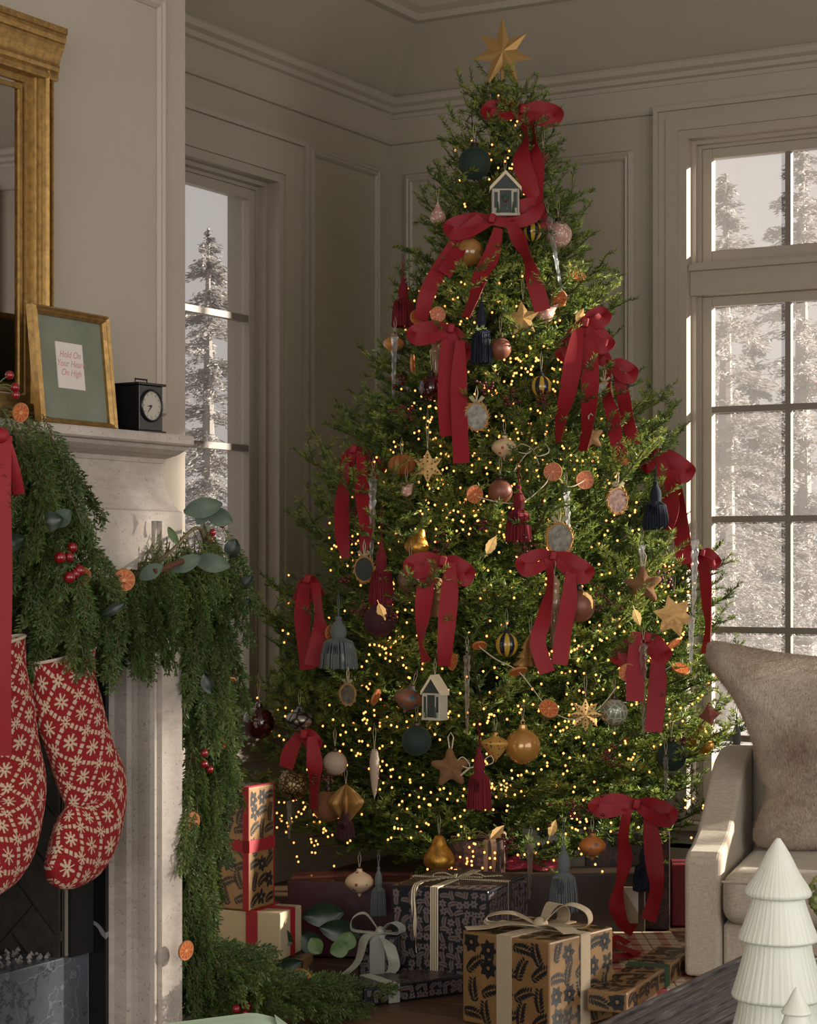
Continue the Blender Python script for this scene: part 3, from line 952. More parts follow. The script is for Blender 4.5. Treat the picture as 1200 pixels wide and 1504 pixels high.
def crackle_mat(name, base_, line, scale=55, rough=0.4, metal=0.3):
    def f(nt, b):
        v = nt.nodes.new('ShaderNodeTexVoronoi'); v.feature = 'DISTANCE_TO_EDGE'; v.inputs['Scale'].default_value = scale
        nt.links.new(nt.nodes.new('ShaderNodeTexCoord').outputs['Object'], v.inputs['Vector'])
        d = X(nt, v.outputs['Distance'])
        set_color(nt, b, mixc(nt, d.lt(0.12), base_, line)); set_bump(nt, b, d.min(0.2), 0.8, 0.006)
    return mat(name, base_, rough, metal, custom=f)
M = dict(
    green_velvet=mat('bottle_green_velvet', (24, 42, 34), 0.8, sheen=0.5),
    caramel=mat('caramel_glass', (150, 106, 56), 0.12, coat=0.6, var=0.1, vscale=20),
    goldglass=mat('golden_glass', (172, 124, 60), 0.2, 0.25, coat=0.5),
    copper=mat('satin_copper', (128, 78, 60), 0.45, 0.25),
    mauve=mat('frosted_mauve', (120, 84, 76), 0.5, var=0.15, vscale=30),
    burg=mat('burgundy_glass', (52, 8, 16), 0.07, coat=0.8),
    burgv=mat('burgundy_velvet', (52, 14, 22), 0.85, sheen=0.6),
    brownv=mat('brown_velvet', (116, 76, 46), 0.85, sheen=0.4),
    beige=mat('beige_matte', (160, 140, 122), 0.6),
    pinkbead=dots_mat('pink_beads', (186, 142, 128), (226, 208, 192), 110, 0.35, 0.35),
    silver=crackle_mat('ribbed_silver', (150, 146, 136), (60, 60, 56), 40, 0.3, 0.7),
    goldfili=crackle_mat('gold_filigree', (168, 146, 104), (84, 66, 40), 75, 0.35, 0.7),
    mercury=crackle_mat('clear_speckle', (120, 126, 110), (170, 168, 150), 60, 0.2, 0.2),
    creamdot=dots_mat('cream_red_flowers', (208, 178, 142), (150, 70, 50), 55, 0.26, 0.5),
    golddot=dots_mat('gold_blue_dots', (196, 150, 78), (40, 52, 66), 75, 0.22, 0.4, 0.2),
    orangefl=dots_mat('orange_flower_print', (176, 106, 52), (92, 84, 92), 48, 0.30, 0.5),
    patch=dots_mat('patchwork_print', (128, 84, 62), (66, 88, 104), 42, 0.38, 0.55),
    amber=mat('amber_glass', (190, 132, 72), 0.2, coat=0.5, var=0.15, vscale=40),
    navy=mat('navy_cotton', (15, 24, 38), 0.9, sheen=0.3),
    maroon=mat('maroon_cotton', (104, 12, 26), 0.9, sheen=0.3),
    grey=mat('slate_cotton', (90, 96, 96), 0.9, sheen=0.3),
    plush=mat('brown_plush', (112, 78, 48), 0.95, sheen=0.5, bump=0.5, bscale=200),
    kraft=mat('gilded_card', (178, 140, 82), 0.5, 0.35, bump=0.3, bscale=160, var=0.12, vscale=50),
    rosestar=mat('rose_felt', (132, 74, 66), 0.9, var=0.2, vscale=60),
    white=mat('house_white', (176, 168, 152), 0.6),
    roof=mat('house_roof', (214, 196, 164), 0.6),
    darkdoor=mat('house_door', (36, 46, 46), 0.5),
    wick=mat('woven_wicker', (168, 124, 70), 0.8),
    tin=mat('tarnished_mirror', (92, 88, 79), 0.4, 0.5, var=0.3, vscale=60, bump=0.2, bscale=70),
    orange=None, rind=mat('orange_rind', (168, 110, 60), 0.7, bump=0.3, bscale=200),
    sage=mat('sage_satin_bow', (150, 142, 106), 0.7),
)
def pulp_c(nt, b):
    (x, y, z), _ = coords(nt)
    a = z.m('ARCTAN2', x)
    r = (x * x + z * z).m('SQRT')
    k = (a * (5 / PI)).fr()
    rib = ((k - 0.5).abs().gt(0.44)).max(r.lt(0.004))
    n = noise(nt, 160, detail=3, stretch=(1, 1, 1))
    c = ramp(nt, n, [(0.3, (142, 58, 20)), (0.7, (190, 98, 38))])
    set_color(nt, b, mixc(nt, rib * 0.7, c, (206, 156, 98)))
M['orange'] = mat('dried_orange_pulp', (200, 100, 40), 0.5, custom=pulp_c)

def orn(name, label, cat, px, py, D, group=None, tilt=0.0, yaw=0.0, roll=0.0):
    t = thing(name, label, cat, P(px, py, D), TH + yaw, group)
    t.rotation_euler = (tilt, roll, TH + yaw)
    return t
def hanger(t, z0, ln, r=0.0007, m=None, dx=0.004):
    """thin doubled cord from the ornament's top"""
    MB().tube([(-0.0005, 0, z0), (-dx, 0, z0 + ln * 0.6), (0, 0, z0 + ln), (dx, 0, z0 + ln * 0.6), (0.0005, 0, z0)], r, 5).build('cord', m or string_m, t, smooth=True)
def cap_(t, z0, r, m=None):
    MB().lathe([(r * 0.28, z0 - r * 0.06), (r * 0.30, z0 + r * 0.02), (r * 0.24, z0 + r * 0.05), (r * 0.22, z0 + r * 0.24), (r * 0.12, z0 + r * 0.30), (0.0003, z0 + r * 0.30)], 14).build('cap', m or cap_m, t, smooth=True)
    MB().tube([(math.cos(a) * r * 0.11, 0, z0 + r * 0.40 + math.sin(a) * r * 0.13) for a in [2 * PI * i / 12 for i in range(12)]], r * 0.025, 5, close=True).build('ring', m or cap_m, t, smooth=True)
def o_ball(label, px, py, rp, m, name='bauble', D=None, cordpx=30, capm=None, group='round baubles on the tree', k=0.97):
    D = D or dsurf(px, py, k) - 0.02
    r = rp * D / F
    t = orn(name, label, 'bauble', px, py, D, group)
    MB().sphere((0, 0, 0), r, 32, 20).build('ball', m, t, smooth=True)
    cap_(t, r * 0.97, r, capm)
    hanger(t, r * 1.4, cordpx * D / F)
    return t
def lathe_orn(label, px, py, hp, prof, m, name, cat, group=None, cord=26, lobe=None, roll=0.0, D=None, n=32, cap=True, capm=None, k=0.97, tw=0.0):
    """prof in units of the half height hp (px)"""
    D = D or dsurf(px, py, k) - 0.02
    s = hp * D / F
    t = orn(name, label, cat, px, py, D, group, roll=roll)
    MB().lathe([(max(1e-4, r * s), z * s) for r, z in smooth_path(prof, 4)], n, lobe=lobe, tw=tw / s if tw else 0).build('body', m, t, smooth=True)
    if cap: cap_(t, prof[-1][1] * s * 0.98, s * 0.45, capm)
    if cord: hanger(t, prof[-1][1] * s, cord * D / F)
    return t
ONION = [(0, -1.1), (0.10, -0.98), (0.18, -0.80), (0.55, -0.62), (1.0, -0.2), (1.05, 0.12), (0.85, 0.45), (0.45, 0.70), (0.22, 0.85), (0.20, 1.0), (0, 1.02)]
PEAR = [(0, -0.98), (0.5, -0.95), (0.82, -0.65), (0.86, -0.30), (0.68, 0.08), (0.45, 0.40), (0.34, 0.70), (0.22, 0.92), (0, 1.0)]
DROP = [(0, -0.98), (0.5, -0.88), (0.72, -0.5), (0.66, -0.1), (0.4, 0.3), (0.2, 0.65), (0.08, 1.0), (0, 1.02)]
BELL = [(0, -1.0), (0.62, -1.0), (0.64, -0.92), (0.52, -0.4), (0.38, 0.1), (0.22, 0.45), (0.30, 0.6), (0.30, 0.85), (0, 0.95)]
SPIN = [(0, -1.15), (0.12, -0.9), (0.5, -0.5), (1.0, 0.12), (1.0, 0.34), (0.55, 0.55), (0.2, 0.72), (0.18, 0.95), (0, 1.0)]
def o_pear(label, px, py, hp, roll=0.0, m=None):
    t = lathe_orn(label, px, py, hp, PEAR, m or antique_m, 'pear_ornament', 'pear', 'golden pears on the tree', cap=False, roll=roll, cord=34)
    s = hp * 6.0 / F
    MB().tube([(0, 0, s * 0.95), (0.1 * s, 0, s * 1.15), (0.22 * s, 0, s * 1.28)], s * 0.05, 6).build('stem', cap_m, t, smooth=True)
    return t
def o_tassel(label, px, ptop, pbot, wp, m, cord=40, D=None, k=1.0):
    """ptop: top of the head, pbot: lower end of the skirt, wp: half width of the skirt in px"""
    D = D or dsurf(px, (ptop + pbot) / 2, k) - 0.03
    s = D / F
    H = (pbot - ptop) * s; w = wp * s
    t = thing('tassel', label, 'tassel', P(px, pbot, D), TH, 'tassels on the tree')
    MB().lathe([(0.0003, H), (w * 0.18, H * 0.985), (w * 0.20, H * 0.95), (w * 0.14, H * 0.915), (w * 0.24, H * 0.88), (w * 0.40, H * 0.80), (w * 0.46, H * 0.70), (w * 0.42, H * 0.62), (w * 0.36, H * 0.58), (w * 0.30, H * 0.55)], 20,
               lobe=lambda a, z: 1 + 0.04 * math.sin(20 * a)).build('head', m, t, smooth=True)
    MB().lathe([(w * 0.42, H * 0.575), (w * 0.45, H * 0.565), (w * 0.45, H * 0.545), (w * 0.42, H * 0.535)], 20).build('band', m, t, smooth=True)
    sk = MB(); rr = random.Random(int(px))
    for ring, cnt in ((1.0, 46), (0.72, 30)):
        for i in range(cnt):
            a = 2 * PI * i / cnt + rr.uniform(-0.05, 0.05)
            e = rr.uniform(0.92, 1.06)
            ca, sa = math.cos(a), math.sin(a)
            zt = rr.uniform(-0.01, 0.02) * H
            sk.tube([(w * 0.36 * ca * ring, w * 0.36 * sa * ring, H * 0.57), (w * 0.76 * ca * ring, w * 0.76 * sa * ring, H * 0.50), (w * 0.90 * e * ca * ring, w * 0.90 * e * sa * ring, H * 0.28), (w * 0.97 * e * ca * ring, w * 0.97 * e * sa * ring, zt)], [w * 0.05, w * 0.06, w * 0.066, w * 0.062], 5)
    sk.build('skirt', m, t, smooth=True, kind='stuff')
    if cord: hanger(t, H, cord * s, 0.0011, m, 0.003)
    return t
def o_icicle(label, px, ptop, pbot, wp=5, cord=22, roll=0.0, D=None, k=1.02):
    D = D or dsurf(px, (ptop + pbot) / 2, k) - 0.03
    s = D / F
    H = (pbot - ptop) * s; w = wp * s
    t = thing('glass_icicle', label, 'icicle', P(px, ptop, D), TH, 'glass icicles on the tree')
    t.rotation_euler = (0, roll, TH)
    pr = [(0.0003, -H), (w * 0.25, -H * 0.99)]
    for i in range(1, 26):
        u = 1 - i / 26
        pr.append((w * (0.3 + 0.7 * (1 - u)) * (1 + 0.10 * math.sin(i * 2.1)), -H * u))
    pr += [(w * 1.05, -H * 0.03), (w * 0.5, -H * 0.012), (0.0003, 0)]
    MB().lathe(pr, 12, lobe=lambda a, z: 1 + 0.16 * math.cos(3 * a), tw=60).build('icicle', ice_m, t, smooth=True)
    MB().tube([(math.cos(a) * w * 0.5, 0, w * 0.5 + math.sin(a) * w * 0.6) for a in [2 * PI * i / 10 for i in range(10)]], w * 0.12, 5, close=True).build('eye', ice_m, t, smooth=True)
    if cord: hanger(t, w, cord * s)
    return t
def star_mesh(n, r0, r1, th, m, name, roll=0.0, fold=1.0):
    """pointed star with a raised ridge on every ray, both sides"""
    v = [(0, -th, 0), (0, th, 0)]
    for i in range(2 * n):
        a = PI / 2 + PI * i / n + roll
        r = r0[i // 2] if (i % 2 == 0 and isinstance(r0, (list, tuple))) else (r0 if i % 2 == 0 else r1)
        v.append((r * math.cos(a), 0, r * math.sin(a)))
    f = []
    for i in range(2 * n):
        j = (i + 1) % (2 * n)
        f += [(0, 2 + j, 2 + i), (1, 2 + i, 2 + j)]
    mb = MB(); mb.add(v, f)
    return mb.mesh(name, m)
def o_star(label, px, py, rp, n, inner, m, th=0.12, roll=0.0, yaw=0.0, cord=34, name='star_ornament', k=1.0, holes=False):
    D = dsurf(px, py, k) - 0.03
    r = rp * D / F
    t = orn(name, label, 'star', px, py, D, 'stars on the tree', yaw=yaw)
    link('star', star_mesh(n, r, r * inner, r * th, m, 'star', roll), t)
    if holes:
        mb = MB(); rr = random.Random(px)
        for i in range(n):
            a = PI / 2 + 2 * PI * i / n + roll
            for q in (0.3, 0.52, 0.68):
                mb.sphere((math.cos(a) * r * q, -r * th * (1 - q) - 0.0005, math.sin(a) * r * q), r * 0.055, 6, 4)
        mb.build('beads', M['tin'], t, smooth=True, kind='stuff')
    MB().lathe([(r * 0.06, -r * 0.05), (r * 0.06, r * 0.06), (0.0003, r * 0.06)], 8, (0, 0, r)).build('cap', cap_m, t)
    hanger(t, r * 1.05, cord * D / F)
    return t
def o_plush(label, px, py, rp, roll=0.0, m=None):
    D = dsurf(px, py, 1.0) - 0.03
    r = rp * D / F
    t = orn('plush_star', label, 'star', px, py, D, 'stars on the tree')
    N = 60
    ol = []
    for i in range(N):
        a = 2 * PI * i / N
        ol.append(r * (0.735 + 0.225 * math.cos(5 * a) + 0.04 * math.cos(10 * a)))
    mb = MB(); vs, fs = [], []
    ks = [0.0, 0.25, 0.5, 0.7, 0.85, 0.95, 1.0]
    for sg in (-1, 1):
        for k in ks:
            for i in range(N):
                a = 2 * PI * i / N + PI / 2 + roll
                rr = ol[i] * max(k, 0.001)
                vs.append((rr * math.cos(a), sg * r * 0.26 * math.sqrt(max(0, 1 - k * k)) * (0.55 + 0.45 * ol[i] / r if k > 0 else 0.8), rr * math.sin(a)))
    q = len(ks) * N
    for sdi in range(2):
        for j in range(len(ks) - 1):
            for i in range(N):
                i2 = (i + 1) % N
                fs.append((sdi * q + j * N + i, sdi * q + j * N + i2, sdi * q + (j + 1) * N + i2, sdi * q + (j + 1) * N + i))
    mb.add(vs, fs); mb.build('star', m or M['plush'], t, smooth=True, weld=True)
    MB().tube([(-0.003, 0, r * 0.95), (-0.008, 0, r * 1.5), (0, 0, r * 1.75), (0.008, 0, r * 1.5), (0.003, 0, r * 0.95)], 0.0022, 6).build('cord', string_m, t, smooth=True)
    return t
def slice_parts(t, r):
    MB().lathe([(r * 0.86, -r * 0.10), (r * 0.97, -r * 0.12), (r, 0), (r * 0.97, r * 0.12), (r * 0.86, r * 0.10), (r * 0.86, -r * 0.10)], 28).build('rind', M['rind'], t, smooth=True, rot=(PI / 2, 0, 0))
    me = MB().lathe([(r * 0.9, -r * 0.085), (r * 0.9, r * 0.085)], 28).mesh('pulp', M['orange'])
    me.transform(Matrix.Rotation(PI / 2, 4, 'X'))
    link('pulp', me, t)
def o_orange(label, px, py, rp, yaw=0.0, tilt=0.0, D=None, group='dried orange slices on the tree', cord=0, k=1.0):
    D = D or dsurf(px, py, k) - 0.035
    r = rp * D / F
    t = orn('orange_slice', label, 'orange slice', px, py, D, group, yaw=yaw, tilt=tilt)
    slice_parts(t, r)
    if cord: hanger(t, r, cord * D / F)
    return t
def o_wreath(label, px, py, rp, m_in=None, yaw=0.0):
    D = dsurf(px, py, 1.0) - 0.04
    r = rp * D / F
    t = orn('wreath_mirror', label, 'ornament', px, py, D, 'little framed mirrors on the tree', yaw=yaw)
    me = MB().lathe([(0.0003, -r * 0.06), (r * 0.78, -r * 0.06), (r * 0.78, r * 0.06), (0.0003, r * 0.06)], 28, sy=1.2).mesh('disc', m_in or M['tin'])
    me.transform(Matrix.Rotation(PI / 2, 4, 'X')); link('disc', me, t)
    mb = MB(); rr = random.Random(int(px))
    for k in range(44):
        a = 2 * PI * k / 44
        c0 = Vector((math.cos(a) * r * 0.86, 0, math.sin(a) * r * 1.02)); tn = Vector((-math.sin(a), 0, math.cos(a)))
        out = Vector((math.cos(a), 0, math.sin(a)))
        d = (tn + out * rr.choice((0.5, -0.2, 0.75)) + Vector((0, rr.uniform(-0.5, 0.2), 0))).normalized()
        mb.tube([c0 - d * r * 0.12, c0 + d * r * 0.12, c0 + d * r * 0.34], [r * 0.035, r * 0.05, r * 0.01], 5)
    mb.tube([(math.cos(a) * r * 0.84, 0, math.sin(a) * r * 1.0) for a in [2 * PI * i / 30 for i in range(30)]], r * 0.07, 6, close=True)
    mb.build('twig_ring', M['wick'], t, smooth=True, kind='stuff')
    for sg in (-1, 1):
        mb = MB()
        mb.add([(0, -0.004, r * 1.05), (sg * r * 0.35, -0.006, r * 1.55), (sg * r * 0.62, -0.004, r * 1.42), (sg * r * 0.40, -0.002, r * 1.15),
                (0, -0.001, r * 1.05), (sg * r * 0.35, -0.003, r * 1.55), (sg * r * 0.62, -0.001, r * 1.42), (sg * r * 0.40, 0.001, r * 1.15)],
               [(0, 1, 2, 3), (7, 6, 5, 4), (0, 4, 5, 1), (1, 5, 6, 2), (2, 6, 7, 3), (3, 7, 4, 0)])
        mb.build('bow_loop', M['sage'], t)
    hanger(t, r * 1.1, 24 * D / F, 0.0014)
    return t
def o_house(label, px, pbot, ptop, wp, yaw=0.0):
    D = dsurf(px, (pbot + ptop) / 2, 1.0) - 0.05
    s = D / F
    h = (pbot - ptop) * s; w = wp * s; d = w * 0.75
    t = thing('house_ornament', label, 'house ornament', P(px, pbot, D), TH + yaw, 'little houses on the tree')
    MB().box(-w, w, -d, d, 0, h * 0.60).box(-w * 1.06, w * 1.06, -d * 1.12, d * 1.05, -h * 0.02, h * 0.045).build('walls', M['white'], t, bevel=0.001)
    MB().prism([(-w, h * 0.60), (w, h * 0.60), (0, h * 0.95)], -d, d, axis='y').build('gable', M['darkdoor'], t)
    for sg in (-1, 1):
        MB().prism([(sg * w * 1.16, h * 0.55), (sg * w * 1.16, h * 0.64), (0, h * 1.02), (0, h * 0.93)], -d * 1.15, d * 1.05, axis='y').build('roof_slope', M['roof'], t)
    MB().box(-w * 0.42, w * 0.42, -d * 1.06, -d, h * 0.045, h * 0.56).build('door', M['darkdoor'], t, bevel=0.001)
    MB().tube([(math.cos(a) * w * 0.22, -d * 1.1, h * 0.38 + math.sin(a) * w * 0.22) for a in [2 * PI * i / 14 for i in range(14)]], w * 0.06, 6, close=True).build('door_wreath', mat('tiny_wreath', (52, 78, 48), 0.9), t, smooth=True)
    MB().sphere((0, -d * 1.14, h * 0.38 - w * 0.24), w * 0.09, 8, 6).build('wreath_bow', velvet, t, smooth=True)
    for sg in (-1, 1):
        MB().box(sg * w * 0.70 - w * 0.12, sg * w * 0.70 + w * 0.12, -d * 1.05, -d, h * 0.16, h * 0.52).build('side_window', M['darkdoor'], t)
        MB().lathe([(w * 0.07, 0), (w * 0.06, h * 0.57)], 10, (sg * w * 0.93, -d * 1.08, 0)).build('column', M['white'], t, smooth=True)
        MB().lathe([(w * 0.13, h * 0.04), (w * 0.02, h * 0.30)], 8, (sg * w * 0.56, -d * 1.16, 0)).build('topiary', mat('tiny_wreath', (52, 78, 48), 0.9), t)
    hanger(t, h * 1.0, 26 * s)
    return t
def o_leaf(label, px, py, lp, ang, m=None, k=1.0, D=None, name='gold_leaf', group='gilded leaves on the tree', cat='leaf'):
    """flat ribbed leaf lp px long, pointing at ang degrees (0 right, 90 up)"""
    D = D or dsurf(px, py, k) - 0.04
    L = lp * D / F
    t = orn(name, label, cat, px, py, D, group)
    a = math.radians(ang)
    dx, dz = math.cos(a), math.sin(a)
    nx = 9
    vs, fs = [], []
    for i in range(nx):
        u = i / (nx - 1)
        w = L * 0.30 * math.sin(PI * min(1, u * 1.02 + 0.02)) ** 0.8 * (1 - 0.25 * u) * (1 if i % 2 else 0.86)
        c = (u - 0.5) * L
        for q, e in ((-1, 0.1), (0, -0.06), (1, 0.1)):
            vs.append((c * dx - q * w * dz, e * w - 0.0004, c * dz + q * w * dx))
    n0 = len(vs)
    vs += [(x, y + 0.0012, z) for x, y, z in vs]
    for i in range(nx - 1):
        for q in range(2):
            a0 = i * 3 + q
            fs.append((a0, a0 + 1, a0 + 4, a0 + 3)); fs.append((n0 + a0, n0 + a0 + 3, n0 + a0 + 4, n0 + a0 + 1))
    for i in range(nx - 1):
        for q in (0, 2):
            a0 = i * 3 + q
            fs.append((a0, a0 + 3, n0 + a0 + 3, n0 + a0))
    mb = MB(); mb.add(vs, fs); mb.build('blade', m or gold_m, t)
    MB().tube([(-0.72 * L * dx, 0, -0.72 * L * dz), (-0.45 * L * dx, -0.001, -0.45 * L * dz), (0.4 * L * dx, -0.002, 0.4 * L * dz)], L * 0.018, 5).build('midrib', m or gold_m, t)
    return t
berry_m = mat('red_berry', (112, 18, 24), 0.3, coat=0.3)
dberry_m = mat('dark_berry', (84, 20, 24), 0.4)
def o_berries(label, px, py, n, spread, rp=2.6, D=None, m=None, group='red berry sprays on the tree', k=1.0):
    D = D or dsurf(px, py, k) - 0.03
    s = D / F
    rr = random.Random(int(px * 7 + py))
    t = orn('berry_spray', label, 'berries', px, py, D, group)
    mb, sm = MB(), MB()
    for i in range(n):
        c = Vector((rr.gauss(0, spread * 0.5), rr.uniform(-0.4, 0.4) * spread, rr.gauss(0, spread * 0.42))) * s
        mb.sphere(c, rp * s * rr.uniform(0.8, 1.15), 8, 6)
        sm.tube([(0, 0.01, -spread * 0.5 * s), c * 0.6 + Vector((0, 0.006, 0)), c], 0.0006, 4)
    mb.build('berries', m or dberry_m, t, smooth=True, kind='stuff')
    sm.build('stems', twig_m, t, kind='stuff')
    return t

# ---------------------------------------------------------------- tree topper
D = TD - 0.07
st = orn('star_topper', 'matte gold seven pointed star on the tip of the tree', 'star topper', 738, 77, D)
u = D / F
link('star', star_mesh(7, [54 * u, 44 * u, 46 * u, 57 * u, 56 * u, 46 * u, 46 * u], 21 * u, 9 * u, gold_m, 'star', 0.0), st)
MB().lathe([(0.006, -0.14), (0.006, -0.02), (0.0003, -0.02)], 8, (0, 0.012, 0)).build('mount', gold_m, st)

# ---------------------------------------------------------------- baubles
o_ball('large bottle green velvet bauble near the top left', 697, 240, 24, M['green_velvet'])
o_ball('caramel glass bauble hanging under the wide crimson bow', 688, 370, 22, M['caramel'])
o_ball('striped navy and mustard bauble beside the white house', 782, 340, 15, stripes_m, capm=M['navy'])
o_ball('striped navy and mustard bauble in the upper right middle', 795, 568, 16, stripes_m, capm=M['navy'])
o_ball('striped navy and mustard bauble in the lower centre', 744, 947, 18, stripes_m, capm=M['navy'])
o_ball('rose and cream beaded bauble at upper right edge', 820, 345, 20, M['pinkbead'])
o_ball('satin copper bauble right of the upper navy tassel', 735, 512, 16, M['copper'])
o_ball('dark wine glass bauble half behind the long ribbon', 634, 570, 19, M['burg'])
o_ball('copper bauble touching the maroon tassel in the middle', 735, 722, 18, M['copper'])
o_ball('frosted mauve bauble behind the centre bow loop', 603, 851, 19, M['mauve'])
o_ball('dark burgundy velvet bauble below the maroon tassel', 558, 911, 24, M['burgv'])
o_ball('copper brown bauble right of the lower crimson bow', 850, 890, 24, M['copper'])
o_ball('large golden glass bauble in the lower right middle', 768, 1096, 26, M['goldglass'], capm=gold_m)
o_ball('dark green velvet bauble low on the right', 986, 1111, 22, M['green_velvet'])
o_ball('gold filigree bauble low on the left', 431, 1152, 23, M['goldfili'])
o_ball('brown velvet bauble low on the left beside paper lantern', 482, 1184, 23, M['brownv'])
o_ball('beige matte bauble behind the brown one', 492, 1121, 18, M['beige'])
o_ball('shiny burgundy glass bauble at the far left by the sill', 380, 1062, 24, M['burg'], D=dsurf(420, 1062) + 0.0, cordpx=40, capm=M['burg'])
o_ball('dim green bauble deep in the lower branches', 612, 1088, 22, M['green_velvet'])
o_ball('clear speckled glass bauble on the lower right', 902, 1046, 20, M['mercury'])
lathe_orn('ribbed silver top shaped ornament on lower left tip', 440, 1058, 20, ONION, M['silver'], 'onion_ornament', 'ornament', 'onion shaped ornaments')
lathe_orn('cream onion shaped ornament with red flowers, tree middle', 741, 658, 18, ONION, M['creamdot'], 'onion_ornament', 'ornament', 'onion shaped ornaments')
lathe_orn('amber onion ornament behind the upper left icicle', 578, 505, 15, ONION, M['amber'], 'onion_ornament', 'ornament', 'onion shaped ornaments')
lathe_orn('gold spinning top ornament with dark dots beside golden bauble', 728, 1096, 21, SPIN, M['golddot'], 'onion_ornament', 'ornament', 'onion shaped ornaments')
lathe_orn('cream speckled onion ornament dangling before the burgundy gift', 528, 1296, 20, ONION, M['creamdot'], 'onion_ornament', 'ornament', 'onion shaped ornaments', D=5.62)
lathe_orn('orange flowered onion ornament dangling before dark floral gift', 870, 1243, 19, ONION, M['orangefl'], 'onion_ornament', 'ornament', 'onion shaped ornaments', D=5.72)
lathe_orn('patchwork print onion ornament left of the lower house', 600, 1027, 20, ONION, M['patch'], 'onion_ornament', 'ornament', 'onion shaped ornaments', roll=0.3)
lathe_orn('small rose beaded teardrop at upper left edge', 643, 313, 16, DROP, M['pinkbead'], 'teardrop_ornament', 'ornament', cap=False)
lathe_orn('rose beaded double pine cone near the upper right', 806, 458, 17, DROP, M['pinkbead'], 'teardrop_ornament', 'ornament', cap=False, roll=0.9)
lathe_orn('tan velvet bell behind the centre bow', 640, 876, 30, BELL, mat('tan_velvet', (120, 84, 44), 0.85, sheen=0.4), 'velvet_bell', 'bell', cap=False)
lathe_orn('pleated amber paper globe left of the pierced star', 590, 683, 17, [(0, -0.9), (0.6, -0.8), (0.98, -0.3), (0.98, 0.3), (0.6, 0.8), (0, 0.9)], mat('amber_paper', (150, 88, 34), 0.7), 'paper_globe', 'paper ornament', lobe=lambda a, z: 1 + 0.14 * math.cos(12 * a), n=72, cap=False)
lathe_orn('folded gold paper lantern at lower left', 508, 1181, 30, [(0, -1), (0.25, -0.7), (0.62, -0.1), (0.66, 0.2), (0.3, 0.7), (0, 1)], mat('gold_paper', (150, 112, 58), 0.5, 0.4), 'paper_lantern', 'paper ornament', lobe=lambda a, z: 1 + 0.30 * math.cos(8 * a), n=64, cap=False)
lathe_orn('folded gold paper tree beside the lower striped bauble', 779, 955, 25, [(0, -0.95), (0.75, -0.9), (0.42, -0.45), (0.58, -0.4), (0.3, 0.1), (0.42, 0.14), (0.1, 0.8), (0, 1)], mat('gold_paper', (150, 112, 58), 0.5, 0.4), 'paper_tree', 'paper ornament', lobe=lambda a, z: 1 + 0.35 * math.cos(8 * a), n=64, cap=False)
lathe_orn('twisted smoky glass finial above the wine bauble', 640, 518, 38, [(0, -1.0), (0.08, -0.8), (0.15, -0.2), (0.26, 0.05), (0.14, 0.25), (0.3, 0.42), (0.14, 0.6), (0.24, 0.8), (0, 1)], mat('smoky_glass', (150, 120, 92), 0.15, coat=0.5), 'glass_finial', 'ornament', cap=False)
lathe_orn('bronze twisted finial beside the lower right bow', 814, 905, 62, [(0, -1.0), (0.06, -0.8), (0.1, -0.4), (0.16, -0.1), (0.1, 0.1), (0.18, 0.3), (0.12, 0.6), (0.14, 0.8), (0, 1)], mat('smoky_glass', (150, 120, 92), 0.15, coat=0.5), 'glass_finial', 'ornament', cap=False)
lathe_orn('beige spindle ornament hanging in the lower left branches', 550, 1128, 46, [(0, -1.0), (0.1, -0.6), (0.16, 0.1), (0.1, 0.55), (0, 0.62)], M['beige'], 'spindle_ornament', 'ornament', cap=False, cord=40)
lathe_orn('pale stripes tin drum below the pierced star', 597, 718, 12, [(0, -1), (0.6, -0.6), (0.8, 0.4), (0.8, 0.7), (0, 0.8)], M['pinkbead'], 'drum_ornament', 'ornament', cap=False)
o_pear('golden pear left of centre above the middle bow', 614, 795, 21, 0.25)
o_pear('golden pear resting low over the striped ribbon gift', 645, 1252, 26)
o_pear('golden pear at the right edge beside the armchair', 1030, 1085, 21)
# ---------------------------------------------------------------- tassels
o_tassel('navy tassel in the upper middle of the tree', 707, 442, 534, 16, M['navy'], 30)
o_tassel('maroon tassel left of centre above the burgundy bauble', 560, 796, 888, 18, M['maroon'], 60)
o_tassel('maroon tassel in the centre below the cream ornament', 762, 712, 796, 19, M['maroon'], 46)
o_tassel('maroon tassel low in the middle of the tree', 704, 1096, 1188, 18, M['maroon'], 46)
o_tassel('pale slate tassel on the left flank', 497, 905, 982, 27, M['grey'], 40)
o_tassel('navy tassel on the right flank under a bow', 963, 706, 778, 19, M['navy'], 32)
o_tassel('slate grey tassel dangling in front of the brown gift', 828, 1240, 1338, 21, M['grey'], 44, D=5.58)
o_tassel('slate grey tassel partly hidden by the armchair', 1082, 1058, 1142, 14, M['grey'], 30)
o_tassel('navy tassel behind the lower right ribbon tail', 946, 1238, 1308, 16, M['navy'], 30, D=5.86)
o_tassel('slate blue tassel draped over the burgundy gift', 556, 1272, 1344, 12, M['grey'], 24, D=5.60)
o_tassel('dark wine tassel under the paper lantern', 507, 1186, 1230, 14, M['burgv'], 10)
o_tassel('wine velvet tassel on the upper left tip', 592, 408, 480, 17, M['maroon'], 36)
